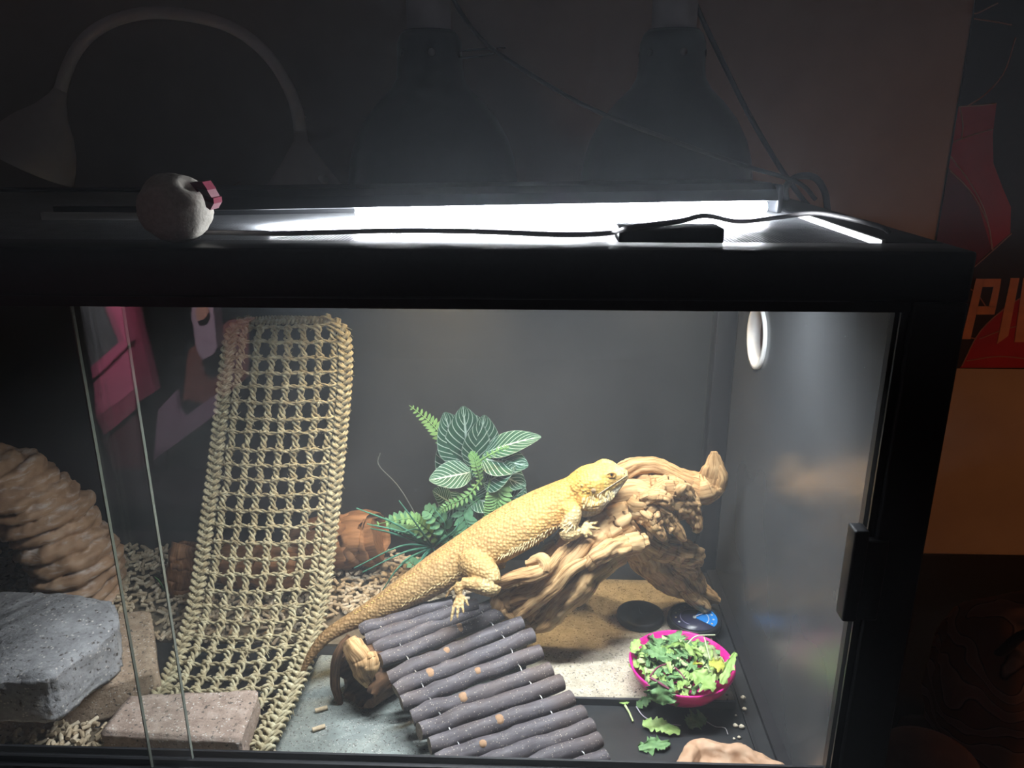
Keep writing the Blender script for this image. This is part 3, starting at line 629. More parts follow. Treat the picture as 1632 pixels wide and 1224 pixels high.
# ------------------------------------------------------------------ seagrass net
sea_m = mottled('dried seagrass rope', [(.25, (.17, .13, .07)), (.48, (.40, .345, .215)), (.66, (.56, .52, .36)), (.85, (.46, .52, .41))], 120, 5, .85, .5, .0008, fine=900)
def net():
    # rows: (left px, right px, depth y) from the top roll to the foot
    rows = [((392, 507), (520, 505), .560), ((372, 520), (545, 517), .548), ((361, 545), (556, 548), .535), ((352, 610), (556, 610), .515), ((343, 690), (549, 690), .488), ((333, 770), (541, 770), .455), ((322, 850), (533, 850), .415), ((312, 920), (526, 915), .370), ((300, 980), (516, 975), .325), ((280, 1040), (502, 1030), .270), ((258, 1090), (482, 1083), .215), ((225, 1140), (455, 1140), .160), ((190, 1190), (425, 1200), .105)]
    A = []; B = []
    for a, b_, Y in rows: A.append(Py(*a, Y)); B.append(Py(*b_, Y))
    A = np.array(A); B = np.array(B)
    A[:, 2] = np.maximum(A[:, 2], .018); B[:, 2] = np.maximum(B[:, 2], .018)
    K = 400; SA = spline(A, K); SB = spline(B, K)
    ln = np.concatenate([[0], np.cumsum(np.linalg.norm(np.diff((SA + SB) / 2, axis=0), axis=1))]); Ltot = ln[-1]
    def S(u, s):
        s = np.clip(s, 0, Ltot); a = np.array([np.interp(s, ln, SA[:, k]) for k in range(3)]); b_ = np.array([np.interp(s, ln, SB[:, k]) for k in range(3)])
        p = a + (b_ - a) * u; p[1] -= .012 * math.sin(pi * min(max(u, 0), 1)); return p
    def frame(u, s):
        e = 1e-3; tu = S(u + .01, s) - S(u - .01, s); ts = S(u, s + e) - S(u, s - e); tu /= np.linalg.norm(tu) + 1e-9; ts /= np.linalg.norm(ts) + 1e-9; nn = np.cross(tu, ts); nn /= np.linalg.norm(nn) + 1e-9
        return tu, ts, nn
    t = thing('seagrass_net', 'woven seagrass climbing net hanging from the back wall to the floor', 'climbing net', (*S(.5, Ltot)[:2], .01))
    NR = 29; rowS = np.linspace(.016, Ltot - .012, NR); rowS[1:-1] += rng.uniform(-.0022, .0022, NR - 2)
    colU = [.135, .265, .395, .52, .645, .77, .885]
    # cross cords: two twisted plies each
    for s in rowS:
        mb = MB()
        for ph in (0, pi):
            pts = []
            for i in range(41):
                u = .03 + .94 * i / 40; tu, ts, nn = frame(u, s); a = i * 1.05 + ph; w_ = .0016
                sag = .0016 * math.sin(u * pi * 8 + s * 90)
                pts.append(S(u, s) + ts * (cos(a) * w_ + sag) + nn * sin(a) * w_)
            tube(pts, .0017, n=5, mb=mb)
        mb.build('cross_cord', sea_m, t)
    # chain columns: loops bulging between the cross cords and gathered at them
    for ci, u0 in enumerate(colU):
        mb = MB(); per = 14; seg = (NR - 1) * per
        for ph, side in ((0, 1), (pi * .66, 1), (pi * 1.33, 1)):
            pts = []; rr = []
            for i in range(seg + 1):
                f = i / per; s = np.interp(f, range(NR), rowS); tu, ts, nn = frame(u0, s); a = 2 * pi * f + ph + ci
                amp = .0045 + .0017 * cos(2 * pi * f)
                j = .0016 * fbm((f * 2.2, ci * 5.1, ph), 2) + .0030 * fbm((f * .55, ci * 3.3, 1.0), 2)
                pts.append(S(u0, s) + tu * (cos(a) * amp + j) + nn * (sin(a) * amp * .75 + .0015)); rr.append(.0020 + .0005 * sin(4 * pi * f + ph))
            tube(pts, rr, n=5, mb=mb)
        # knots and frayed ends
        for k in range(NR):
            tu, ts, nn = frame(u0, rowS[k]); c = S(u0, rowS[k])
            ring = [c + ts * (.0018 * sin(a * 2)) + (tu * cos(a) + nn * sin(a) * .9) * .0052 for a in np.linspace(0, 2 * pi, 9)]
            tube(ring, .0017, n=5, mb=mb, cap=False)
            for _ in range(6):
                d = tu * random.uniform(-1, 1) + nn * random.uniform(.2, 1) + ts * random.uniform(-.8, .8); d /= np.linalg.norm(d)
                a0 = c + d * .003; tube([a0, a0 + d * random.uniform(.004, .010) + ts * random.uniform(-.003, .003)], [.0009, .0004], n=4, mb=mb)
        mb.build('chain_column', sea_m, t)
    # braided borders
    for u0, sg in ((.03, -1), (.97, 1)):
        mb = MB(); m_ = 900
        for ph in (0, 2 * pi / 3, 4 * pi / 3):
            for off in (-.0011, .0011):
                pts = []
                for i in range(m_ + 1):
                    s = Ltot * i / m_; f = s / .030; tu, ts, nn = frame(u0, s); a = 2 * pi * f + ph
                    pts.append(S(u0, s) + tu * (sin(a) * .0078 + off * 1.5) + nn * (sin(2 * a) * .0042 + off))
                tube(pts[::2], .0023, n=5, mb=mb)
        for _ in range(70):
            s = random.uniform(0, Ltot); tu, ts, nn = frame(u0, s); c = S(u0, s) + tu * sg * .005; d = tu * sg * random.uniform(.2, 1) + nn * random.uniform(-.3, 1) + ts * random.uniform(-1, 1)
            tube([c, c + d * .005, c + d * .009 + ts * .002], [.0008, .0006, .0003], n=4, mb=mb)
        mb.build('border_braid', sea_m, t)
    # rolled top edge
    mb = MB(); m_ = 160
    for ph in (0, 2 * pi / 3, 4 * pi / 3):
        pts = []
        for i in range(m_ + 1):
            u = .03 + .94 * i / m_; tu, ts, nn = frame(u, .004); a = 2 * pi * u * 8 + ph; pts.append(S(u, .004) + ts * sin(a) * .006 + nn * (sin(2 * a) * .003 + .003) + np.array([0, 0, .004 * sin(pi * u)]))
        tube(pts, .0024, n=5, mb=mb)
    mb.build('top_braid', sea_m, t)
net()

# ------------------------------------------------------------------ twig ramp
def bark():
    b = NB('speckled twig bark'); v = b.coord(); f = b.noise(b.coord('tc', (1, 1, .25)), 160, 6, .6)
    dv = b.n('TexVoronoi', {'Vector': v, 'Scale': 300, 'Randomness': 1.0}).outputs['Distance']
    spots = b.ramp(dv, [(0.13, (1, 1, 1)), (.21, (0, 0, 0))])
    col = b.ramp(f, [(.3, (.060, .050, .056)), (.55, (.115, .103, .115)), (.75, (.18, .165, .18))])
    big = b.noise(v, 14, 3); col = b.n('MixRGB', {'Fac': b.ramp(big, [(.45, (0, 0, 0)), (.7, (.55, .55, .55))]), 'Color1': col, 'Color2': (.11, .075, .06, 1)}).outputs[0]
    col = b.n('MixRGB', {'Fac': spots, 'Color1': col, 'Color2': (.42, .37, .30, 1)}).outputs[0]
    b.set(Base_Color=col, Roughness=.6, Specular_IOR_Level=.35, Normal=b.bump(f, .4, .001)); return b.mat
bark_m = bark(); cut_m = mottled('cut twig end', [(.3, (.16, .12, .09)), (.7, (.30, .24, .18))], 200, 4, .9, .3); scar_m = plain('tan knot scar', (.36, .22, .13), .8, .2, scale=300)
tie_m = plain('steel tie wire', (.6, .6, .6), .3, .5, .8)
def ramp_bridge():
    ends = [((577, 1004), (722, 958)), ((584, 1020), (760, 962)), ((598, 1035), (800, 958)), ((607, 1055), (812, 972)), ((620, 1080), (832, 992)), ((630, 1100), (850, 1012)), ((640, 1122), (862, 1038)), ((656, 1143), (878, 1068)), ((668, 1166), (896, 1088)), ((685, 1190), (912, 1112)), ((697, 1215), (930, 1138)), ((720, 1238), (944, 1158)), ((760, 1250), (956, 1178)), ((810, 1262), (968, 1205)), ((850, 1272), (975, 1228))]
    n = len(ends); ZL = np.linspace(.090, .026, n); ZR = np.linspace(.108, .030, n)
    E0 = [Pz(*a, ZL[i]) for i, (a, _) in enumerate(ends)]; E1 = [Pz(*b_, ZR[i]) for i, (_, b_) in enumerate(ends)]
    base = (E0[-1] + E1[-1]) / 2
    t = thing('twig_ramp', 'ramp of dark speckled twigs wired side by side, leading up to the lizard', 'ramp', (base[0], base[1], .004))
    for i in range(n):
        a, b_ = E0[i].copy(), E1[i].copy(); r = [.0085, .0088, .0090, .0092, .0095, .0098, .0098, .0098, .0102, .0100, .0105, .0100, .0098, .0090, .0088][i]
        
        L = 16; d = (b_ - a); p = spline([a, a + d * .3, a + d * .6, b_], L); side = np.array([.0, -.5, .85])
        for k in range(L): p[k] += side * .0048 * fbm((k * .33 + i * 3.1, i * 1.7, 0), 2) + np.array([.4, -.9, 0]) *   .0034 * fbm((k * .35 + i * 2.1, 9, 0), 2)
        rr = [r * (1 + .10 * mnoise.noise(Vector((k * .5, i * 2.2, 3))) + (.12 if k in (5 + i % 4, ) else 0)) for k in range(L)]
        rr[0] *= .94; rr[-1] *= .94
        tw = tube(p, rr, n=12, capmat=1, prof=lambda q, th: 1 + .05 * mnoise.noise(Vector((cos(th) * 2, sin(th) * 2, q * .3 + i)))).build('twig', [bark_m, cut_m], t)
        if i in (3, 4, 5, 6, 7, 9, 10, 12):
            k = (3 + (i * 5) % 8); c = p[k] + np.array([0, -.45, .89]) * rr[k] * .93; rad = .0042 + .0012 * (i % 2)
            lathe([(0, .0014), (rad * .6, .0012), (rad, .0002), (rad * 1.15, -.0012)], c, 10, (.1, -.45, .89)).build('knot_scar', scar_m, tw)
    for f in (.16, .80):
        for i in range(n - 1):
            m0 = E0[i] + (E1[i] - E0[i]) * f; m1 = E0[i + 1] + (E1[i + 1] - E0[i + 1]) * f; mid = (m0 + m1) / 2
            if mid[2] < .02: continue
            q_ = [m0 + np.array([0, 0, -.002]), mid + np.array([0.001, -.002, .0055]), m1 + np.array([0, 0, -.002])]
            tube(spline(q_, 7), .0008, n=5).build('tie_wire', tie_m, t)
ramp_bridge()

# ------------------------------------------------------------------ bearded dragon
def skin_material():
    b = NB('lizard scales'); v = b.coord()
    colr = b.n('Attribute', attribute_name='skin').outputs['Color']
    v1 = b.n('TexVoronoi', {'Vector': v, 'Scale': 250, 'Randomness': .6}, feature='F1'); d = v1.outputs['Distance']
    f = b.noise(v, 60, 5, .6); f2 = b.noise(v, 420, 3)
    sc = b.ramp(d, [(0.0, (1, 1, 1)), (.75, (.15, .15, .15))])
    col = b.n('MixRGB', {'Fac': .30, 'Color1': colr, 'Color2': b.ramp(f, [(.35, (.30, .24, .18)), (.62, (.72, .68, .60))])}, blend_type='OVERLAY').outputs[0]
    col = b.n('MixRGB', {'Fac': .55, 'Color1': col, 'Color2': sc}, blend_type='SOFT_LIGHT').outputs[0]
    dk = b.ramp(f2, [(.60, (0, 0, 0)), (.75, (.28, .28, .28))]); col = b.n('MixRGB', {'Fac': dk, 'Color1': col, 'Color2': (.20, .13, .07, 1)}).outputs[0]
    amt = b.n('Attribute', attribute_name='scaly').outputs['Fac']
    bp = b.n('Bump', {'Height': sc, 'Strength': b.n('Math', {0: amt, 1: .9}, operation='MULTIPLY').outputs[0], 'Distance': .0016}).outputs[0]
    b.set(Base_Color=col, Roughness=.6, Specular_IOR_Level=.35, Normal=bp, Subsurface_Weight=0.0); return b.mat
def dragon():
    S = [(478, 1088, .222, .0016), (486, 1062, .228, .0040), (500, 1038, .236, .0062), (520, 1015, .246, .0080), (548, 997, .256, .0098), (582, 980, .266, .0128), (620, 961, .276, .0175), (660, 938, .287, .0222), (703, 912, .299, .0262), (745, 888, .309, .0290),
         (790, 862, .316, .0318), (832, 838, .322, .0322), (868, 817, .326, .0305), (896, 799, .328, .0262), (916, 786, .328, .0225), (934, 775, .327, .0225)]
    C = np.array([Py(x, y, Y) for x, y, Y, _ in S]); R = np.array([r for *_, r in S])
    n = 140; P = spline(C, n); RR = np.interp(np.linspace(0, len(S) - 1, n), range(len(S)), R)
    wid = np.interp(np.linspace(0, 1, n), [0, .35, .55, .7, .85, 1], [1.0, 1.05, 1.15, 1.28, 1.15, 1.0])     # sideways (away from camera)
    T, _, _ = frames(P)
    def ellipse_loft(mb, path, hh, ww, up, m=28, prof=None):
        tube(path, hh, ww, n=m, up=up, mb=mb, prof=prof)
    mb = MB(); UPV = np.array([-.30, -.16, .94])
    # trunk and tail: flattened belly
    ellipse_loft(mb, P, RR, RR * wid, UPV, 32, lambda i, th: 1.0 - (.14 if cos(th) < -.3 else 0) * min(1, max(0, (i - 50) / 30)))
    # head: sections from neck to snout
    hd = [((922, 782), .0225, .0230), ((938, 773), .0235, .0262), ((950, 768), .0220, .0262), ((962, 764), .0195, .0225), ((974, 761), .0168, .0185), ((985, 758.5), .0125, .0140), ((994, 757), .0082, .0100), ((1001, 756.5), .0040, .0058)]
    hp = np.array([Py(*q_, .327 - .0006 * i) for i, (q_, _, _) in enumerate(hd)]); hh = [a for _, a, _ in hd]; hw = [a for _, _, a in hd]
    k = 34; hp2 = spline(hp, k); hh2 = np.interp(np.linspace(0, 7, k), range(8), hh); hw2 = np.interp(np.linspace(0, 7, k), range(8), hw)
    def hprof(i, th):
        c, s = cos(th), sin(th); e = 3.0
        return 1.0 / (abs(c) ** e + abs(s) ** e) ** (1 / e) * .95
    HUP = np.array([-.36, -.10, .93]); ellipse_loft(mb, hp2, hh2, hw2, HUP, 28, hprof)
    fwd = hp2[-1] - hp2[0]; fwd /= np.linalg.norm(fwd); hup = HUP - fwd * (HUP @ fwd); hup /= np.linalg.norm(hup); lat = np.cross(fwd, hup)   # lat: towards camera or away
    if lat[1] > 0: lat = -lat
    def ball(c, r, sc=(1, 1, 1), m=12):
        pr = [(r * sin(pi * i / m) * 1.0, -r * cos(pi * i / m) * sc[0]) for i in range(m + 1)]; lathe(pr, c, 16, fwd, mb=mb)
    # brow ridges, cheek and jaw pads, throat pouch
    for sgn in (1, -1):
        c = Py(966, 749.5, .327) ; off = lat * .0135 * sgn
        tube(spline([Py(950, 752, .327) + off * .95, Py(962, 746, .327) + off * .95, Py(975, 747, .326) + off * .85, Py(986, 753, .326) + off * .55], 10), [.0045, .0062, .0052, .0028], n=10, mb=mb) if False else None
        tube(spline([Py(948, 755, .327) + off * 1.2, Py(962, 748, .327) + off * 1.1, Py(975, 748.5, .327) + off * .95, Py(988, 753, .327) + off * .6], 10), np.interp(np.linspace(0, 3, 10), range(4), [.005, .0062, .005, .003]), n=10, mb=mb)
        tube(spline([Py(930, 790, .327) + lat * .020 * sgn, Py(945, 789, .327) + lat * .0215 * sgn, Py(962, 784, .327) + lat * .0165 * sgn, Py(980, 772, .327) + lat * .0105 * sgn, Py(997, 759, .327) + lat * .0045 * sgn], 12), np.interp(np.linspace(0, 4, 12), range(5), [.008, .0095, .0078, .0056, .003]), n=10, mb=mb)
        tube(spline([Py(926, 770, .327) + lat * .0165 * sgn, Py(930, 785, .327) + lat * .021 * sgn, Py(934, 796, .327) + lat * .018 * sgn], 8), [.006, .008, .0085, .009, .009, .0085, .0075, .006], n=10, mb=mb)
    tube(spline([Py(918, 800, .327), Py(934, 806, .327), Py(950, 803, .327), Py(966, 793, .327)], 10), np.interp(np.linspace(0, 3, 10), range(4), [.012, .0155, .013, .006]), n=14, mb=mb)
    # limbs -----------------------------------------------------------------
    def limb_tube(pts, r, m=14, k=18): tube(spline(pts, k), np.interp(np.linspace(0, len(r) - 1, k), range(len(r)), r), n=m, mb=mb)
    def toe(pts, r=.0024): limb_tube(pts, [r * 1.15, r, r * .95, r * .55], 8, 10)
    # near fore leg
    yF = .292
    limb_tube([Py(896, 806, .312), Py(912, 816, .300), Py(909, 832, yF), Py(902, 845, .288)], [.012, .0118, .0108, .0095])
    limb_tube([Py(901, 844, .288), Py(905, 851, .286), Py(915, 850, .288), Py(925, 846, .291)], [.0092, .0098, .0082, .0058])
    w_ = Py(926, 846, .291)
    for tx, ty, Y in ((957, 842, .297), (946, 853, .289), (953, 831, .306), (940, 828, .309), (936, 857, .284)):
        e = Py(tx, ty, Y); toe([w_, (w_ + e) / 2 + np.array([0, 0, .0025]), w_ + (e - w_) * .8, e])
    # far fore leg
    limb_tube([Py(905, 805, .345), Py(925, 815, .362), Py(940, 830, .366)], [.011, .0105, .008]); wf = Py(944, 832, .366)
    limb_tube([Py(938, 828, .366), wf], [.0075, .006])
    for k_ in range(4): e = wf + np.array([.020, -.006 + .008 * k_, -.004 - .001 * k_]); toe([wf, (wf + e) / 2 + np.array([0, 0, .002]), e], .002)
    # near hind leg
    limb_tube([Py(742, 890, .300), Py(758, 902, .276), Py(776, 915, .262), Py(786, 932, .252)], [.018, .0195, .0168, .0112])
    limb_tube([Py(787, 930, .252), Py(782, 937, .249), Py(757, 932, .246), Py(735, 929, .246)], [.0100, .0112, .0095, .0065])
    w_ = Py(734, 930, .245); m_ = Py(731, 948, .236)
    limb_tube([w_, Py(731, 938, .240), m_], [.0062, .0058, .0042])
    for tx, ty, Y, bx in ((718, 991, .212, -2), (729, 986, .214, 0), (739, 978, .218, 2), (747, 966, .225, 4), (709, 953, .240, -2)):
        e = Py(tx, ty, Y); b0 = m_ if tx > 715 else w_; toe([b0, (b0 + e) / 2 + np.array([bx * .0004, 0, .003]), b0 + (e - b0) * .85 + np.array([0, 0, .001]), e], .0021)
    # far hind leg
    limb_tube([Py(745, 885, .335), Py(775, 885, .358), Py(800, 895, .372)], [.017, .0165, .011]); limb_tube([Py(800, 895, .372), Py(775, 905, .378), Py(752, 912, .378)], [.010, .009, .006])
    wf = Py(752, 912, .378)
    for k_ in range(4): e = wf + np.array([-.010 + .003 * k_, .004 * k_ - .006, -.022]); toe([wf, (wf + e) / 2, e], .0022)
    # fuse into one skin
    me = bpy.data.meshes.new('tmp'); me.from_pydata([tuple(v) for v in mb.v], [], mb.f); tmp = bpy.data.objects.new('tmp', me); COL.objects.link(tmp)
    rm = tmp.modifiers.new('r', 'REMESH'); rm.mode = 'VOXEL'; rm.voxel_size = .00115; rm.use_smooth_shade = True
    sm = tmp.modifiers.new('s', 'SMOOTH'); sm.factor = .5; sm.iterations = 4
    dg = bpy.context.evaluated_depsgraph_get(); nm = bpy.data.meshes.new_from_object(tmp.evaluated_get(dg)); bpy.data.objects.remove(tmp); bpy.data.meshes.remove(me)
    V = np.zeros(len(nm.vertices) * 3); nm.vertices.foreach_get('co', V); V = V.reshape(-1, 3)
    # colouring by place on the body
    allP = np.vstack([P, hp2[6:]]); hpar = np.concatenate([np.linspace(0, 1, n), np.linspace(1.02, 1.3, k - 6)]) if False else None
    hpar = np.concatenate([np.linspace(0, 1, n), 1 + .3 * np.linspace(.1, 1, len(hp2[6:]))])
    rad = np.concatenate([RR, hh2[6:]])
    s = np.zeros(len(V)); dist = np.zeros(len(V)); rel = np.zeros(len(V))
    for i0 in range(0, len(V), 4000):
        D = np.linalg.norm(V[i0:i0 + 4000, None] - allP[None], axis=2); j = D.argmin(1); s[i0:i0 + 4000] = hpar[j]; dist[i0:i0 + 4000] = D[np.arange(len(j)), j] / rad[j]
        rel[i0:i0 + 4000] = ((V[i0:i0 + 4000] - allP[j]) @ np.array([-.30, -.16, .94])) / rad[j]
    stops = [0, .12, .3, .5, .62, .75, .88, 1.0, 1.12, 1.3]
    cols = np.array([(.20, .125, .065), (.26, .17, .085), (.36, .25, .125), (.44, .32, .16), (.46, .33, .155), (.50, .345, .14), (.58, .36, .115), (.66, .42, .10), (.68, .48, .14), (.62, .50, .26)])
    colv = np.stack([np.interp(s, stops, cols[:, c]) for c in range(3)], 1) * np.array([.92, .84, .74])
    belly = np.clip((-rel - .55) / .3, 0, 1)[:, None] * (s > .35)[:, None]; colv = colv * (1 - belly) + np.array([.55, .50, .42]) * belly
    fringe = np.clip(1 - np.abs(rel + .48) / .22, 0, 1)[:, None] * ((s > .62) & (s < .95))[:, None] * .6; colv = colv * (1 - fringe) + np.array([.62, .40, .05]) * fringe
    limbs = np.clip((dist - 1.25) / .25, 0, 1)[:, None] * (s < 1.0)[:, None] * (rel < .2)[:, None]; colv = colv * (1 - limbs) + np.array([.50, .37, .18]) * limbs
    jawm = np.clip((-rel - .25) / .3, 0, 1)[:, None] * (s > 1.1)[:, None]; colv = colv * (1 - jawm) + np.array([.62, .57, .45]) * jawm
    throat = ((V - Py(936, 808, .327)) ** 2).sum(1) ** .5; th_ = np.clip((.020 - throat) / .010, 0, 1)[:, None]; colv = colv * (1 - th_) + np.array([.60, .57, .54]) * th_
    ca = nm.color_attributes.new('skin', 'FLOAT_COLOR', 'POINT'); ca.data.foreach_set('color', np.hstack([colv, np.ones((len(V), 1))]).ravel())
    fa = nm.attributes.new('scaly', 'FLOAT', 'POINT'); fa.data.foreach_set('value', np.where(s > 1.05, .5, 1.0))
    org = Py(745, 930, .30); org = np.array([org[0], .30, Py(731, 985, .214)[2]])
    t = thing('bearded_dragon', 'yellow bearded dragon climbing the driftwood with its tail trailing left', 'lizard', org)
    nm.vertices.foreach_set('co', (V - org).ravel()); nm.materials.clear(); nm.materials.append(skin_material())
    nm.polygons.foreach_set('use_smooth', [True] * len(nm.polygons)); nm.update(); nm.name = 'body'
    o = bpy.data.objects.new('body', nm); COL.objects.link(o); o.parent = t
    # spikes snap to the skin along a ray
    from mathutils.bvhtree import BVHTree
    bv = BVHTree.FromPolygons([tuple(v) for v in V], [tuple(p.vertices) for p in nm.polygons])
    spike_m = plain('pale spine', (.60, .47, .24), .55, .4, var=.2, scale=500); yel = plain('yellow spine', (.62, .44, .12), .55, .4, var=.15, scale=500)
    def spike(mb_, p, d, L, r):
        d = np.array(d, float); d /= np.linalg.norm(d); tube([p - d * .001, p + d * L * .5, p + d * L], [r, r * .6, r * .08], n=5, mb=mb_)
    def hit(x, y):
        d = ray(x, y); d = d / np.linalg.norm(d); h = bv.ray_cast(Vector(CAM), Vector(d)); return np.array(h[0]) if h[0] is not None else None, (np.array(h[1]) if h[0] is not None else None)
    side = MB()
    for (x0, y0), (x1, y1), m_, L in (((795, 890), (915, 838), 34, .0052), ((800, 886), (912, 832), 30, .0040), ((808, 880), (900, 832), 22, .0030), ((640, 965), (735, 912), 24, .0026)):
        for i in range(m_):
            f = i / (m_ - 1); x = x0 + (x1 - x0) * f + random.uniform(-1.5, 1.5); y = y0 + (y1 - y0) * f + random.uniform(-2, 2) - 10 * (f * (1 - f)) * 0
            p, nn = hit(x, y)
            if p is not None: spike(side, p, nn * .6 + np.array([-.55, -.2, -.55]), L * random.uniform(.7, 1.15), .0010)
    side.build('side_spines', spike_m, t)['kind'] = 'stuff'
    bd = MB()
    for i in range(90):
        f = random.random(); x = 930 + 48 * f + random.uniform(-3, 3); y = 800 - 14 * f ** 1.5 + random.uniform(-7, 7); p, nn = hit(x, y)
        if p is not None: spike(bd, p, nn * .5 + np.array([-.2, -.25, -.9]), random.uniform(.0025, .0048), .0009)
    bd.build('beard_spines', spike_m, t)['kind'] = 'stuff'
    cr = MB()
    for i in range(60):
        f = i / 59; j = int(44 + f * (n - 52)); d = UPV / np.linalg.norm(UPV); h = bv.ray_cast(Vector(P[j] + d * .08 + np.array([0, -.004, 0])), Vector(-d))
        if h[0] is not None: spike(cr, np.array(h[0]), d + T[j] * -.7, .0022 + .0008 * random.random(), .0009)
    for x, y in ((922, 752), (924, 758), (926, 766), (928, 774), (930, 782)):
        p, nn = hit(x, y)
        if p is not None: spike(cr, p, nn * .3 + np.array([-.7, -.3, .5]), .0058, .0013)
    cr.build('crest_spines', yel, t)['kind'] = 'stuff'
    # eye, lids, ear, mouth line, nostril, claws
    p, nn = hit(974, 757)
    if p is not None:
        lidm = plain('orange eyelid', (.72, .42, .12), .6, .3); eye_m = plain('amber eye', (.45, .22, .05), .12, .8); dark = plain('dark pupil', (.01, .008, .006), .1, .8)
        ring = [p + (fwd * cos(a) * .0056 + hup * sin(a) * .0038) + nn * .0004 for a in np.linspace(0, 2 * pi, 18)]
        tube(ring, .0011, n=6, cap=False).build('eyelid', lidm, t)
        mb2 = MB(); lathe([(.0048 * sin(pi * i / 8 * .5), .0018 * cos(pi * i / 8 * .5)) for i in range(9)], p - nn * .0004, 18, nn, mb=mb2); mb2.v = [tuple(p + (np.array(v) - p) - hup * ((np.array(v) - p) @ hup) * .32) for v in mb2.v]
        ey = mb2.build('eye', eye_m, t)
        mb2 = MB(); lathe([(.0, .0018), (.0018, .00175), (.0019, .0008)], p - nn * .0002, 12, nn, mb=mb2); mb2.build('pupil', dark, ey)
    p, nn = hit(946, 782)
    if p is not None: lathe([(0, .0003), (.003, .0004), (.0036, -.0008)], p, 14, nn).build('ear', plain('ear opening', (.45, .30, .16), .8, .2), t)
    pts = []
    for i in range(14):
        f = i / 13; x = 951 + 48 * f; y = 790 - 32 * f ** .95; p, nn = hit(x, y)
        if p is not None: pts.append(p + nn * .0001)
    if len(pts) > 3: tube(pts, .0006, n=5).build('mouth_line', plain('mouth line', (.40, .30, .20), .8, .2), t)
    p, nn = hit(995, 755)
    if p is not None: lathe([(0, .0003), (.001, .0003), (.0013, -.0005)], p, 8, nn).build('nostril', plain('nostril', (.12, .08, .05), .8, .2), t)
dragon()

# ------------------------------------------------------------------ plants
def leaf_material():
    b = NB('white veined leaf'); a = b.n('SeparateXYZ', {0: b.n('Attribute', attribute_name='tc').outputs['Vector']}).outputs
    au = b.n('Math', {0: a[0]}, operation='ABSOLUTE').outputs[0]
    ph = b.n('Math', {0: a[1], 1: 8.0}, operation='MULTIPLY').outputs[0]
    ph = b.n('Math', {0: au, 1: -3.2, 2: ph}, operation='MULTIPLY_ADD').outputs[0]
    fr = b.n('Math', {0: ph}, operation='FRACT').outputs[0]
    ve = b.n('Math', {0: b.n('Math', {0: fr, 1: .5}, operation='SUBTRACT').outputs[0]}, operation='ABSOLUTE').outputs[0]
    vein = b.ramp(ve, [(.045, (1, 1, 1)), (.11, (0, 0, 0))]); mid = b.ramp(au, [(.025, (1, 1, 1)), (.08, (0, 0, 0))]); edge = b.ramp(au, [(.93, (0, 0, 0)), (1.0, (.5, .5, .5))])
    m = b.n('Math', {0: vein, 1: mid}, operation='MAXIMUM').outputs[0]; m = b.n('Math', {0: m, 1: edge}, operation='MAXIMUM').outputs[0]
    f = b.noise(b.coord(), 90, 4)
    col = b.n('MixRGB', {'Fac': m, 'Color1': b.ramp(f, [(.3, (.010, .055, .028)), (.7, (.022, .095, .048))]), 'Color2': (.40, .52, .44, 1)}).outputs[0]
    b.set(Base_Color=col, Roughness=.6, Specular_IOR_Level=.25, Normal=b.bump(m, .25, .0005)); return b.mat
vleaf = leaf_material()
fern_m = mottled('pale fern green', [(.3, (.10, .24, .07)), (.7, (.19, .34, .115))], 80, 4, .6, .15)
dfern_m = mottled('dark fern green', [(.3, (.04, .13, .06)), (.7, (.09, .24, .11))], 80, 4, .6, .15)
grass_m = mottled('blue green grass', [(.3, (.04, .16, .11)), (.7, (.09, .28, .19))], 80, 4, .6, .1)
def blade(mb, base, tip, width, nrm, bend=.0, cup=.15, nu=6, nv=12, shape=None, ruffle=0, m=0, thick=.0005):
    base = np.array(base); tip = np.array(tip); ax = tip - base; L = np.linalg.norm(ax); ax /= L; nrm = np.array(nrm, float); nrm -= ax * (nrm @ ax); nrm /= np.linalg.norm(nrm); lat = np.cross(ax, nrm)
    V = []; TC = []; Fc = []; sd = random.uniform(0, 50)
    for i in range(nv + 1):
        v = i / nv; w_ = (shape(v) if shape else (sin(pi * min(1, v * .97 + .02)) ** .75) * (1 - .25 * v)) * width
        for j in range(-nu, nu + 1):
            u = j / nu; ru = ruffle * mnoise.noise(Vector((u * 2.5 + sd, v * 4.5, 0))) * (abs(u) ** 1.2) if ruffle else 0
            eg = 1 + (.9 * mnoise.noise(Vector((sd, v * 13, u * 2))) * abs(u) ** 2 if ruffle else 0)
            V.append(base + ax * (v * L) + lat * (u * w_ * eg) + nrm * (bend * L * (v - v * v) * 4 * .5 - cup * w_ * (1 - abs(u)) * 1.0 + ru)); TC.append((u, v, 0))
    w2 = 2 * nu + 1
    for i in range(nv):
        for j in range(2 * nu): a = i * w2 + j; Fc.append((a, a + 1, a + w2 + 1, a + w2))
    mb.add(V, Fc, m, TC); mb.add(np.array(V) - nrm * thick, [f[::-1] for f in Fc], m, TC); return mb
def tocam(p): d = CAM - np.array(p); return d / np.linalg.norm(d)

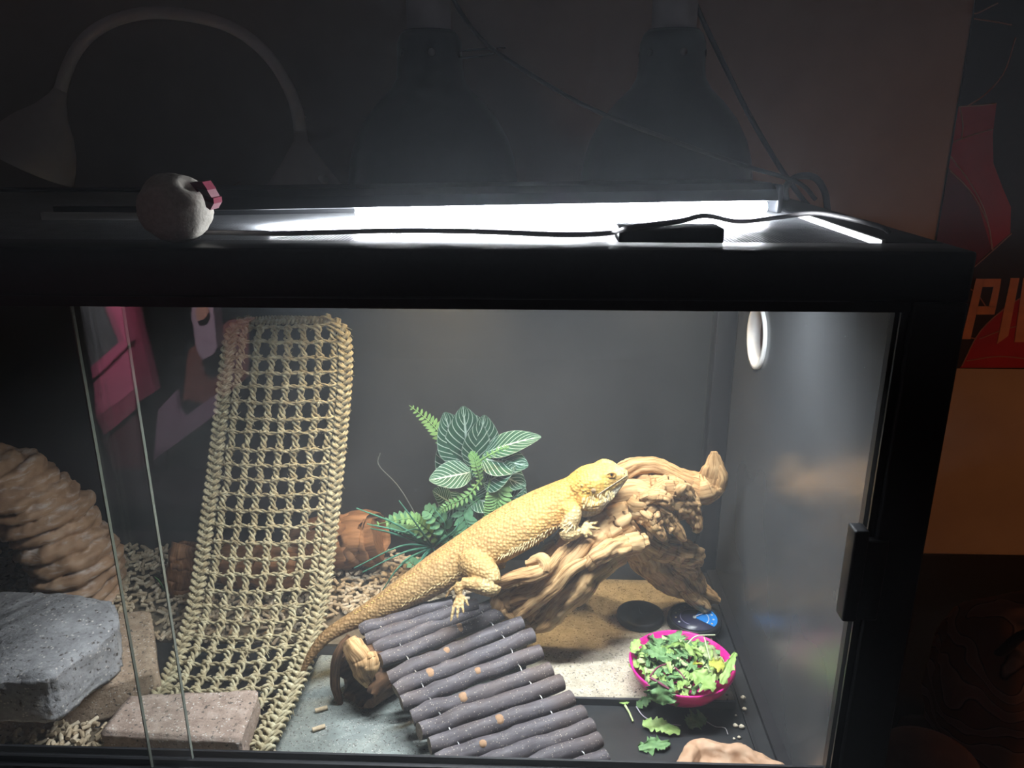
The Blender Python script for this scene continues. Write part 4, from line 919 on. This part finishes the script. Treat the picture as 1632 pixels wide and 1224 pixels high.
def leafy_plant():
    base = np.array([-.078, .475, .004])
    t = thing('potted_foliage', 'artificial plant with white veined dark leaves standing behind the lizard', 'plant', base)
    hub = Py(760, 800, .47)
    leaves = [((748, 745), (738, 648), .030, .45, .10), ((762, 745), (772, 662), .026, .455, .08), ((770, 770), (822, 742), .022, .43, .1), ((752, 790), (800, 808), .020, .44, .05), ((738, 790), (700, 830), .02, .455, .05), ((800, 770), (838, 800), .02, .45, .05), ((735, 735), (708, 658), .026, .445, .06), ((742, 770), (712, 690), .030, .45, -.05), ((775, 720), (862, 696), .017, .44, .16), ((760, 700), (742, 660), .018, .46, .05),
              ((768, 730), (842, 742), .024, .435, .12), ((750, 752), (684, 765), .0195, .42, .10), ((778, 745), (838, 775), .022, .445, .05), ((790, 812), (836, 778), .020, .44, .06), ((775, 760), (800, 700), .018, .47, .02), ((790, 790), (830, 812), .017, .46, .02), ((720, 800), (690, 782), .016, .45, .03)]
    for a, b_, w_, Y, bend in leaves:
        p, q_ = Py(*a, Y + .012), Py(*b_, Y - .008); nr = tocam(p) + np.array([random.uniform(-.3, .3), 0, .65])
        mb = MB(); blade(mb, p, q_, w_ * 1.2, nr, bend, .2, 6, 16, shape=lambda v: (sin(pi * min(1, v ** .85 * .96 + .03)) ** .7) * (1 - .18 * v)); lf = mb.build('leaf', vleaf, t)
        tube(spline([p, (p + hub) / 2 + np.array([0, .01, 0]), hub], 7), .0012, n=5).build('leaf_stalk', dfern_m, lf)
    tube(spline([base, base + np.array([.004, 0, .05]), hub], 8), .004, n=8).build('stem', dfern_m, t)
    def frond(pts, w_, mat, lobes=14, name='frond'):
        p = spline(pts, lobes + 3); mb = MB(); tube(p, np.linspace(.0014, .0006, len(p)), n=5, mb=mb)
        for i in range(1, lobes + 2):
            T_ = p[i + 1] - p[i - 1]; T_ /= np.linalg.norm(T_); nr = tocam(p[i]); lt = np.cross(T_, nr); lt /= np.linalg.norm(lt); ww = w_ * (sin(pi * (i / (lobes + 2)) ** .7) ** .6 + .08)
            for sg in (-1, 1): blade(mb, p[i], p[i] + (lt * sg + T_ * .55) * ww, ww * .28, nr + lt * sg * .3, .05, .1, 1, 4, thick=.0003)
        return mb.build(name, mat, t)
    frond([Py(745, 760, .48), Py(722, 725, .485), Py(700, 690, .485), Py(680, 668, .485), Py(652, 646, .485)], .012, fern_m, 16)
    frond([Py(765, 765, .42), Py(760, 745, .41), Py(755, 728, .41), Py(748, 722, .41)], .008, fern_m, 9)
    frond([Py(770, 760, .43), Py(745, 790, .42), Py(715, 805, .415), Py(698, 818, .415)], .008, fern_m, 12)
    frond([Py(790, 750, .45), Py(795, 780, .43), Py(790, 810, .425), Py(775, 835, .425)], .018, fern_m, 13)
    frond([Py(752, 745, .42), Py(775, 728, .41), Py(800, 715, .41), Py(812, 712, .41)], .005, fern_m, 9)
    frond([Py(770, 790, .45), Py(740, 815, .43), Py(745, 845, .42), Py(720, 870, .42)], .016, dfern_m, 12)
    frond([Py(790, 800, .46), Py(820, 800, .45), Py(830, 815, .45)], .014, dfern_m, 9)
leafy_plant()

def grassy_plant():
    base = Pz(690, 900, .004); base[1] = min(base[1], .50); base[2] = .004
    t = thing('grass_plant', 'artificial fern and grass clump beside the reddish log', 'plant', base)
    hub = Py(690, 872, .46)
    for a, b_, c in (((690, 870), (645, 880), (578, 912)), ((695, 880), (640, 900), (610, 940)), ((690, 860), (630, 835), (568, 810)), ((690, 865), (640, 848), (585, 835)), ((692, 860), (660, 830), (636, 798)), ((690, 870), (625, 850), (590, 842)), ((688, 875), (650, 890), (632, 908)), ((700, 870), (710, 840), (690, 808)), ((685, 875), (672, 890), (668, 930)), ((690, 870), (640, 870), (565, 905)), ((705, 880), (700, 905), (690, 925)), ((700, 875), (720, 850), (732, 832)), ((690, 880), (660, 905), (640, 925)), ((695, 870), (668, 845), (640, 848))):
        Y = random.uniform(.385, .42); p = spline([hub, Py(*b_, Y), Py(*c, Y - random.uniform(0, .03))], 12); mb = MB(); tube(p, np.linspace(.0022, .0009, 12), np.linspace(.0013, .0006, 12), n=5, mb=mb); mb.build('grass_blade', grass_m, t)
    def frond(pts, w_, mat, lobes, Lr=.4):
        p = spline(pts, lobes + 3); mb = MB(); tube(p, np.linspace(.0013, .0005, len(p)), n=5, mb=mb)
        for i in range(1, lobes + 2):
            T_ = p[i + 1] - p[i - 1]; T_ /= np.linalg.norm(T_); nr = tocam(p[i]) + np.array([0, 0, .4]); lt = np.cross(T_, nr); lt /= np.linalg.norm(lt); ww = w_ * (sin(pi * (i / (lobes + 2)) ** .8) ** .6 + .1)
            for sg in (-1, 1): blade(mb, p[i], p[i] + (lt * sg + T_ * .4) * ww, ww * Lr, nr, .05, .1, 2, 4, thick=.0003)
        mb.build('frond', mat, t)
    frond([Py(705, 862, .46), Py(670, 840, .44), Py(640, 832, .43), Py(612, 834, .42)], .017, dfern_m, 9, .36)
    frond([Py(700, 862, .45), Py(672, 836, .43), Py(650, 826, .42), Py(590, 838, .41)], .010, fern_m, 12, .3)
    frond([Py(715, 880, .45), Py(712, 850, .44), Py(690, 820, .43), Py(675, 812, .43)], .016, dfern_m, 8)
    frond([Py(690, 890, .43), Py(680, 905, .41), Py(660, 900, .40), Py(648, 890, .40)], .011, dfern_m, 6)
    frond([Py(700, 885, .44), Py(710, 905, .42), Py(695, 910, .42), Py(680, 895, .41)], .012, fern_m, 7)
    frond([Py(720, 880, .45), Py(735, 860, .44), Py(742, 840, .43)], .017, dfern_m, 8)
    # long bare stem leaning up the back wall
    tube(spline([hub, Py(640, 782, .50), Py(604, 742, .53), Py(606, 722, .535)], 14), .0008, n=5).build('bare_stem', plain('grey stem', (.12, .14, .13)), t)
grassy_plant()
def grass_tuft():
    p0 = Pz(265, 945, .003); t = thing('grass_tuft', 'small green grass tuft between the log stub and the pane edge', 'plant', p0)
    for i in range(11):
        a = random.uniform(0, 6.3); e = p0 + np.array([cos(a) * .014, sin(a) * .008, random.uniform(.02, .035)]); tube(spline([p0, (p0 + e) / 2 + np.array([0, 0, .006]), e], 6), np.linspace(.0016, .0004, 6), n=5).build('grass_blade', fern_m, t)
grass_tuft()

# ------------------------------------------------------------------ gauges on the tile
def gauges():
    c = Pz(1020, 986, .0108); t = thing('gauge_back', 'plain black round gauge lying face down on the beige tile', 'gauge', c)
    lathe([(0, 0), (.033, 0), (.0345, .003), (.0335, .009), (.030, .011), (0, .0112)], c, 40).build('case', MAT['hood'], t)
    box((c[0] - .001, c[1] - .004, c[2] + .011), (c[0] + .001, c[1] + .010, c[2] + .0122)).build('slot', MAT['cable'], t, False)
    c = Pz(1106, 994, .0108); c[2] = .0108; R = .037
    t = thing('dial_gauge', 'round dial gauge with a blue sector lying behind the pink bowl', 'gauge', c)
    lathe([(0, 0), (R, 0), (R + .0015, .004), (R + .0005, .011), (R - .003, .012), (R - .004, .0095), (0, .0095)], c, 48).build('case', MAT['hood'], t)
    navy = plain('navy dial face', (.035, .035, .075), .3, .5); blue = plain('bright blue sector', (.02, .27, .80), .35, .5, var=.05); wht = plain('dial white', (.75, .75, .72), .5, .3)
    f = lathe([(0, .0102), (R - .0045, .0102), (R - .0045, .0096)], c, 48).build('dial_face', navy, t)
    def sector(a0, a1, r0, r1, z): 
        k = 20; th = np.linspace(a0, a1, k); V = [c + np.array([cos(a) * r, sin(a) * r, z]) for r in (r0, r1) for a in th]; mb = MB(); mb.add(V, [(i, i + 1, k + i + 1, k + i) for i in range(k - 1)]); return mb
    sector(-.75, 1.05, .002, R - .005, .0106).build('blue_sector', blue, f)
    sector(.9, 4.2, .0195, .0205, .0107).build('dial_ring', plain('pale violet ring', (.35, .33, .5)), f); sector(-.75, .9, .0195, .0205, .0109).build('dial_ring', wht, f)
    for i in range(11):
        a = -.6 + i * .42; box_c = c + np.array([cos(a) * .0265, sin(a) * .0265, .0108]); mb = MB(); lathe([(0, .0002), (.0017, .0002), (.0017, 0)], box_c, 8, mb=mb); mb.build('dial_mark', wht if i % 3 else plain('tan mark', (.6, .45, .3)), f)
    lathe([(0, .0018), (.0024, .0012), (.0026, 0)], c + np.array([0, 0, .0106]), 12).build('needle_hub', wht, f)
    a = .55; d = np.array([cos(a), sin(a), 0]); tube([c + np.array([0, 0, .0118]), c + d * .022 + np.array([0, 0, .0118])], [.0009, .0004], n=5).build('needle', wht, f)
gauges()

# ------------------------------------------------------------------ pink bowl and salad
BC = Pz(1090, 1060, .058); BC = np.array([BC[0], .2435, .0105]); BR, BH = .0655, .042
def bowl():
    o = [(0, .0), (.030, .0), (.036, .003), (.050, .015), (.060, .028), (BR, BH), (BR - .001, BH + .001), (BR - .0028, BH), (.057, .028), (.047, .016), (.034, .006), (0, .005)]
    b = NB('hot pink plastic'); f = b.noise(b.coord(), 30, 3); b.set(Base_Color=b.ramp(f, [(.3, (.72, .012, .26)), (.7, (.82, .02, .32))]), Roughness=.35, Specular_IOR_Level=.5)
    b.set(Subsurface_Weight=.0)
    tag(lathe(o, BC, 56).build('bowl', b.mat, None, origin=BC), 'hot pink plastic bowl full of chopped greens', 'bowl')
bowl()
greens = [mottled('kale green', [(.3, (.10, .22, .08)), (.7, (.22, .38, .16))], 120, 4, .55, .2, .0006), mottled('bright lettuce green', [(.3, (.20, .36, .08)), (.7, (.42, .58, .20))], 120, 4, .5, .2, .0006),
          mottled('pale leaf rib green', [(.3, (.38, .48, .20)), (.7, (.58, .66, .38))], 120, 4, .5, .2, .0006), mottled('yellow green', [(.3, (.45, .48, .06)), (.7, (.60, .62, .16))], 120, 4, .5, .2)]
purple = plain('purple stem', (.22, .05, .10), .45, .4); whitestem = plain('pale stem', (.55, .60, .42), .45, .4)
def salad():
    random.seed(31)
    for i in range(118):
        a = random.uniform(0, 6.3); rr = random.random() ** .62 * .052; h = BH * .72 + .018 * (1 - (rr / .056) ** 2) + random.uniform(-.004, .008)
        c = BC + np.array([cos(a) * rr, sin(a) * rr, h]); yaw = random.uniform(0, 6.3); L = random.uniform(.016, .032); d = np.array([cos(yaw), sin(yaw), random.uniform(-.15, .35)])
        kind = random.choice((0, 0, 1, 1, 1, 2, 3 if i % 9 == 0 else 0)); wd = random.uniform(.004, .009) if i % 3 else random.uniform(.002, .004)
        mb = MB(); blade(mb, c - d * L / 2, c + d * L / 2, wd, (random.uniform(-.6, .6), random.uniform(-.9, .3), 1), random.uniform(-.1, .35), random.uniform(-.3, .3), 4, 9, shape=lambda v: .35 + .65 * sin(pi * min(1, v + .05)), ruffle=.009 if kind == 0 else .006)
        o = mb.build('salad_leaf', greens[kind], None, origin=c)
        nmz = {0: 'torn kale piece', 1: 'torn lettuce piece', 2: 'pale leaf rib', 3: 'yellow green scrap'}[kind]
        where = 'in the middle' if rr < .02 else ('toward the gauge' if sin(a) > .7 else 'near the front rim' if sin(a) < -.7 else 'by the side panel' if cos(a) > 0 else 'on the twig ramp side'); size = ('broad ' if wd > .007 else 'narrow ' if wd < .0045 else '') + ('long ' if L > .022 else 'short ')
        size = size + ('upper ' if h > .047 else '')
        tag(o, size + nmz + ' ' + where + ' of the salad heap', 'salad leaf', 'chopped greens in the pink bowl')
    def stem(pts, r, mat, label, nm='leaf_stem'): p = spline(pts, 14); tag(tube(p, np.linspace(r, r * .7, 14), n=7).build(nm, mat, None, origin=p[0]), label, 'stem')
    stem([Pz(1036, 1080, .066), Pz(1050, 1088, .064), Pz(1066, 1098, .060)], .0020, purple, 'dark purple stem lying near the front of the bowl heap')
    stem([Pz(1036, 1078, .068), Pz(1048, 1064, .070), Pz(1062, 1058, .070)], .0012, purple, 'thin purple stem curving up over the left of the heap')
    stem([Pz(1076, 1064, .071), Pz(1084, 1072, .072), Pz(1092, 1082, .070)], .0011, purple, 'short purple stem in the middle of the heap')
    stem([Pz(1094, 1028, .066), Pz(1110, 1014, .070), Pz(1140, 1012, .072)], .0011, whitestem, 'pale green stem sticking out over the back rim toward the gauge')
    stem([Pz(1122, 1014, .068), Pz(1126, 1030, .068), Pz(1132, 1052, .064)], .0010, whitestem, 'pale stem leaning on the back inner side of the bowl')
    def leaf(pts, w_, kind, label, ruffle=.006, nrm=(0, -.4, 1), bend=.1, z=None):
        p, q_ = pts; mb = MB(); blade(mb, p, q_, w_, nrm, bend, .1, 6, 20, ruffle=ruffle, shape=lambda v: .3 + .7 * sin(pi * min(1, v * .9 + .08))); tag(mb.build('salad_leaf', greens[kind], None, origin=p), label, 'salad leaf')
    leaf((Pz(1150, 1090, .060), Pz(1172, 1040, .075)), .006, 1, 'bright green leaf pointing up over the right rim of the bowl', .004)
    leaf((Pz(1008, 1040, .060), Pz(1018, 1018, .064)), .006, 1, 'small green leaf over the left rim of the bowl', .003)
    leaf((Pz(1055, 1085, .066), Pz(1050, 1122, .040)), .017, 0, 'frilly kale leaf hanging over the front left rim', .009, (-.2, -1, .5), .3)
    leaf((Pz(1070, 1010, .063), Pz(1085, 1030, .062)), .014, 0, 'kale leaf on the back rim of the bowl', .007)
    leaf((Pz(1052, 1030, .070), Pz(1040, 1048, .068)), .016, 0, 'dark curly kale leaf at the back left of the heap', .010)
    leaf((Pz(1105, 1070, .072), Pz(1140, 1098, .062)), .013, 1, 'broad bright lettuce leaf across the front of the heap', .006)
    leaf((Pz(1130, 1056, .068), Pz(1160, 1064, .062)), .008, 3, 'yellow green leaf by the right side of the heap', .003)
    leaf((Pz(990, 1100, .006), Pz(996, 1122, .006)), .009, 1, 'small round green leaf standing on the floor left of the bowl', .002, (0, -1, .6))
    leaf((Pz(1015, 1126, .004), Pz(1038, 1112, .014)), .006, 0, 'green sprig leaf between the round leaf and the bowl', .004)
    leaf((Pz(1024, 1152, .006), Pz(1084, 1166, .006)), .008, 1, 'long green leaf strip fallen on the black floor before the bowl', .004, (0, -.5, 1), .15)
    leaf((Pz(1095, 1154, .006), Pz(1124, 1142, .008)), .010, 0, 'torn leaf on the floor just below the bowl front', .005)
    leaf((Pz(1018, 1192, .004), Pz(1068, 1184, .006)), .008, 0, 'crumpled green scrap on the floor nearest the brown dish', .006)
    stem([Pz(996, 1124, .004), Pz(1003, 1136, .003), Pz(1009, 1150, .003)], .0016, greens[2], 'short green stalk below the small round leaf')
    stem([Pz(1014, 1126, .004), Pz(1026, 1142, .003), Pz(1050, 1152, .003), Pz(1085, 1156, .004)], .0008, plain('pale violet stem', (.45, .42, .48)), 'thin pale violet stalk curving over the floor')
    stem([Pz(1126, 1150, .004), Pz(1140, 1158, .003), Pz(1155, 1160, .003), Pz(1160, 1170, .003)], .0007, plain('thin grey stalk', (.40, .38, .38)), 'thin grey stalk trailing right of the torn leaf')
salad()
crumb_m = plain('pale crumb', (.70, .62, .48), .9, .2)
for i, (x, y, r) in enumerate(((1184, 1117, .0026), (1186, 1135, .0024), (1172, 1158, .0026), (1182, 1160, .0028), (1178, 1176, .0018), (1173, 1141, .0013), (1170, 1178, .0014))):
    c = Pz(x, y, .001); c[2] = .0005 if c[0] < XR - .036 else .004; mb = MB(); lathe([(0, 0), (r, r * .3), (r * 1.1, r * .9), (r * .7, r * 1.6), (0, r * 1.8)], c, 9, mb=mb, fn=lambda i_, th: 1 + .2 * sin(2 * th + i_))
    tag(mb.build('food_crumb', crumb_m, None, origin=c), ('pale crumb closest to the pink bowl by the side panel', 'pale crumb second from the bowl along the side panel', 'left one of the touching pair of pale floor crumbs', 'right one of the touching pair of pale floor crumbs', 'small pale crumb below the touching pair of crumbs', 'very tiny pale crumb above the touching pair of crumbs', 'very tiny pale crumb lowest and leftmost near the rock dish')[i], 'crumb', 'crumbs by the side panel')
def water_dish():
    c = Pz(1170, 1238, .03); c[2] = 0.0005; c[1] = .085; c[0] -= .0
    m_ = mottled('tan resin rock', [(.3, (.42, .25, .15)), (.55, (.58, .37, .24)), (.8, (.70, .52, .38))], 40, 8, .6, .4, .002)
    fn = lambda i, th: 1 + .08 * sin(3 * th + 1) + .05 * sin(7 * th) + .04 * mnoise.noise(Vector((cos(th) * 4, sin(th) * 4, i * .4)))
    pr = [(0, 0), (.060, 0), (.064, .010), (.060, .014), (.062, .020), (.056, .025), (.048, .0235), (.044, .018), (.036, .012), (0, .010)]
    prs = [tuple(a) for a in spline(pr, 34)]; mb = MB(); lathe(prs, c, 90, mb=mb, fn=fn); mb.v = [tuple(np.array(v) + np.array([0, 0, (.0035 * fbm(np.array(v) * 38, 4) + .002 * fbm(np.array(v) * 110, 3)) if v[2] > .012 else 0])) for v in mb.v]; tag(mb.build('rock_dish', m_, None, origin=c), 'tan rock textured dish at the front corner of the tank', 'dish')
water_dish()

# ------------------------------------------------------------------ wall poster and dark things right of the tank
def poster():
    tl, bl = Py(1549, -4, YW), Py(1468, 586, YW); zb = bl[2]; x0 = Py(1490, 390, YW)[0]; x1 = x0 + .44; zt = zb + .62; y = YW - .003
    t = thing('poster', 'dark red and black poster with thin pale lines on the amber lit wall', 'poster', (x0, y, zb))
    paper = plain('black poster paper', (.020, .012, .014), .75, .15); red = mottled('poster red', [(.3, (.30, .008, .014)), (.7, (.42, .012, .02))], 12, 4, .75, .02, spec=.15); dred = mottled('poster dark red', [(.3, (.09, .006, .018)), (.7, (.15, .01, .025))], 14, 4, .75, .02, spec=.15)
    pale = plain('poster pale line', (.38, .17, .13), .75, .15); letter = plain('poster tan lettering', (.55, .26, .14), .75, .15)
    box((x0, y, zb), (x1, y + .0028, zt)).build('sheet', paper, t, False)
    def P(x, yy): p = Py(x, yy, y); return (p[0], y - .0004, p[2])
    def Pl(q_, lift): return [(max(x0, a[0]), a[1] - lift, max(zb, a[2])) for a in (P(*u) for u in q_)]
    prism(Pl([(1522, 170), (1588, 165), (1582, 215), (1583, 260), (1598, 300), (1611, 330), (1610, 372), (1580, 398), (1560, 330), (1536, 290), (1512, 268)], 0), (0, 1, 0), .0004).build('red_shape', red, t, False)
    prism(Pl([(1512, 268), (1536, 290), (1560, 330), (1580, 398), (1545, 430), (1486, 420), (1490, 380)], 0), (0, 1, 0), .0004).build('dark_red_shape', dred, t, False)
    prism(Pl([(1530, 586), (1560, 530), (1600, 490), (1660, 455), (1700, 586)], 0), (0, 1, 0), .0004).build('red_shape', red, t, False)
    for ln in (((1528, 22), (1560, 20), (1590, 5)), ((1552, 30), (1585, 35), (1612, 40)), ((1618, 60), (1600, 115), (1570, 150), (1540, 170)), ((1528, 170), (1560, 168), (1588, 165)), ((1520, 226), (1550, 215), (1582, 206)), ((1515, 250), (1545, 290), (1570, 340), (1582, 398)), ((1514, 272), (1550, 310), (1575, 360), (1580, 398)), ((1535, 440), (1570, 410), (1612, 372)), ((1530, 172), (1534, 200), (1532, 222)),
               ((1532, 584), (1560, 530), (1600, 492), (1650, 460)), ((1540, 575), (1590, 568), (1640, 572)), ((1536, 455), (1556, 468), (1575, 495)), ((1524, 515), (1540, 535), (1556, 540)), ((1560, 540), (1600, 525), (1640, 515))):
        p = spline([np.array(a) for a in Pl(ln, .0005)], 12); tube(p, .0011, .0004, n=5).build('pale_line', pale, t)
    # big slanted letters P and I, and the edge of the next one
    def glyph(polys, nm):
        mb = MB()
        for q_ in polys: prism(Pl(q_, .0012), (0, 1, 0), .001, mb)
        mb.build(nm, letter, t, False)
    glyph([[(1555, 444), (1568, 444), (1546, 540), (1532, 540)], [(1567, 444), (1595, 444), (1593, 457), (1564, 457)], [(1583, 456), (1593.2, 456), (1587, 489), (1575, 489)], [(1557, 488), (1587, 488), (1584, 501), (1554, 501)]], 'letter_p')
    glyph([[(1610, 443), (1624, 443), (1606, 535), (1588, 548), (1592, 530)]], 'letter_i')
    glyph([[(1630, 443), (1646, 443), (1632, 545), (1616, 545)]], 'letter_edge')
poster()
def side_stuff():
    # black storage bench
    b0 = Py(1436, 962, .52)
    t = thing('storage_bench', 'black padded storage bench against the amber wall', 'bench', (.95, .5, -.80)); blk = plain('black upholstery', (.012, .011, .011), .8, .2)
    box((.34, .27, -.80), (1.7, .69, b0[2] - .07), bev=.01).build('body', blk, t); box((.34, .26, b0[2] - .07), (1.7, .69, b0[2]), bev=.02).build('seat_pad', blk, t)
    # patterned bag
    b = NB('leaf patterned dark cloth'); v = b.coord(); wv = b.n('TexWave', {'Vector': v, 'Scale': 9, 'Distortion': 14, 'Detail': 2, 'Detail Scale': 1.2}, wave_type='RINGS').outputs['Fac']
    b.set(Base_Color=b.ramp(wv, [(.35, (.24, .13, .09)), (.5, (.03, .02, .02)), (.62, (.42, .27, .20)), (.9, (.32, .19, .14))]), Roughness=.9, Specular_IOR_Level=.2)
    c = Py(1635, 1100, .16); k = MB(); n, m = 40, 26; V = []; Fc = []
    for i in range(m + 1):
        ph = pi * i / m
        for j in range(n):
            th = 2 * pi * j / n; d = np.array([sin(ph) * cos(th), sin(ph) * sin(th), cos(ph)]); e = 2.6
            q_ = (abs(d[0]) ** e + abs(d[1]) ** e + abs(d[2]) ** e) ** (-1 / e); r = q_ * (1 + .08 * fbm(d * 2.2 + 5)); V.append(c + d * r * np.array([.10, .075, .11]))
    for i in range(m):
        for j in range(n): j2 = (j + 1) % n; Fc.append((i * n + j, i * n + n + j, i * n + n + j2, i * n + j2))
    k.add(V, Fc); zb = c[2] - .12
    bt = thing('patterned_bag', 'dark cloth bag with a brown leaf pattern beside the tank', 'bag', (c[0], c[1], zb)); k.build('body', b.mat, bt)
    hp = [c + np.array([-.07, -.05, .085]), c + np.array([-.06, -.07, .125]), c + np.array([.0, -.075, .14]), c + np.array([.06, -.07, .125]), c + np.array([.07, -.05, .085])]; tube(spline(hp, 16), .004, .009, n=8).build('strap', blk, bt)
    # dark bin that carries the bag, brown ball shaped pouffe in front
    zt = zb + .02; mb = box((max(c[0] - .135, .455), c[1] - .085, -.80), (c[0] + .14, c[1] + .085, zt), bev=.02); tag(mb.build('fabric_bin', plain('dark green grey fabric', (.022, .024, .018), .9, .2), None, origin=(c[0], c[1], -.8)), 'tall dark fabric bin under the patterned bag', 'bin')
    p = Py(1442, 1262, .05); mb = MB(); pr = [(0, .0), (.03, -.002), (.045, -.012), (.054, -.035), (.054, -.09), (.045, -.12), (0, -.125)][::-1]
    pr = [(a, h) for a, h in pr]; lathe(pr, (p[0] + .018, p[1], p[2] + .055), 36, mb=mb); zz = p[2] + .055 - .125
    box((p[0] - .015, p[1] - .03, -.8), (p[0] + .05, p[1] + .03, zz + .002), mb)
    tag(mb.build('brown_pouffe', plain('brown leatherette', (.16, .075, .045), .6, .3), None, origin=(p[0], p[1], -.8)), 'rounded brown stool top close to the tank post', 'stool')
side_stuff()

# ------------------------------------------------------------------ bed and guessed shapes, added behind the camera for reflections in the glass
light('reflection_fill_spot', 'SPOT', (-.70, -.72, .85), 80, (1.0, .82, .86), Vector((-.22, -.55, -.75)).to_track_quat('-Z', 'Y').to_euler(), spot_size=radians(70), spot_blend=.6, shadow_soft_size=.05)  # added spot without a seen source, brightens the shapes mirrored in the glass
def bedroom():
    YV = 1.25; m = -.018
    def R(x, y, dy=0.0): p = Py(x, y, YV + dy); return np.array([p[0], m - p[1], p[2]])
    zb = R(170, 752)[2]
    bed = thing('bed', 'low bed with a dark blanket behind the viewer, faintly mirrored in the glass', 'bed', (-1.0, -1.75, -.80)); dk = plain('dark blanket', (.03, .025, .028), .95, .1)
    box((-2.0, -2.4, -.8), (.4, -1.1, zb - .10), bev=.01).build('bed_base', dk, bed); box((-1.98, -2.38, zb - .10), (.38, -1.12, zb), bev=.03).build('blanket', dk, bed)
    pink = plain('pink cloth', (.72, .20, .34), .8, .2); dpink = plain('deep pink cloth', (.42, .10, .18), .8, .2); teal = plain('grey teal board', (.16, .19, .20), .7, .2); lil = plain('lilac paper', (.42, .30, .42), .7, .2); rust = plain('rust card', (.26, .10, .08), .8, .2); pale = plain('pale lilac plastic', (.52, .42, .52), .5, .3); skin = plain('peach plastic', (.62, .36, .26), .5, .3)
    h = thing('toy_house', 'guessed pink toy house added for its reflection in the sliding glass pane', 'toy house', (*R(180, 700)[:2], zb))
    def slab(poly, mat, nm, par, dy, th=.03): prism([R(x, y, dy) for x, y in poly], (0, -1, 0), th).build(nm, mat, par, False)
    slab([(122, 462), (160, 462), (186, 548), (143, 588)], teal, 'window_board', h, .002)
    slab([(154, 462), (190, 462), (208, 545), (147, 605), (143, 586), (187, 546)], pink, 'window_frame', h, -.01)
    slab([(147, 603), (206, 550), (214, 620), (152, 668)], pink, 'front_panel', h, .0)
    slab([(152, 666), (213, 622), (212, 655), (165, 695)], dpink, 'lower_panel', h, .0)
    slab([(190, 462), (205, 462), (246, 625), (214, 645), (206, 545)], dpink, 'side_panel', h, .012)
    slab([(160, 700), (212, 655), (225, 752), (180, 752)], plain('dark red cloth', (.12, .03, .05), .9, .1), 'foot_panel', h, .012)
    b = thing('bottle', 'guessed pale lilac bottle with a peach cap added for its reflection in the glass', 'bottle', (*R(322, 640)[:2], zb))
    slab([(303, 500), (308, 484), (318, 476), (330, 477), (338, 490), (344, 555), (338, 566), (322, 574), (312, 560)], pale, 'body', b, -.03, .05)
    slab([(310, 496), (316, 488), (326, 488), (330, 500), (324, 510), (312, 512)], skin, 'cap', b, -.045, .012)
    c = thing('rust_box', 'guessed rust brown box added for its reflection behind the mirrored bottle', 'box', (*R(330, 640)[:2], zb)); slab([(298, 560), (345, 520), (395, 515), (395, 600), (340, 648), (290, 640)], rust, 'side', c, .02, .06); slab([(293, 638), (345, 646), (360, 752), (293, 752)], dk, 'foot', c, .02, .06)
    d = thing('lilac_folder', 'guessed lilac paper folder added for its reflection below the mirrored bottle', 'folder', (*R(280, 735)[:2], zb)); slab([(250, 655), (278, 625), (284, 660), (290, 668), (345, 628), (345, 660), (243, 735)], lil, 'cover', d, -.01, .02); slab([(243, 735), (262, 720), (262, 752), (243, 752)], dk, 'spine', d, -.01, .02)
bedroom()
# ------------------------------------------------------------------ added scattering volume imitating lens bloom around the strip light
def bloom_volume():
    b = NB('thin haze'); b.nt.nodes.remove(b.b); vs = b.n('VolumeScatter', {'Color': (.84, .91, 1.0, 1), 'Density': BLOOM_DENSITY, 'Anisotropy': 0.0}); b.l(vs.outputs[0], b.out.inputs['Volume'])
    o = box((-1.0, -.35, .05), (.75, .695, 1.05)).build('bloom_volume', b.mat, None, False, origin=(-.1, .2, .3)); tag(o, 'added thin pale volume imitating lens bloom around the lit strip light', 'bloom_volume', None, 'stuff')
BLOOM_DENSITY = 0.072
bloom_volume()
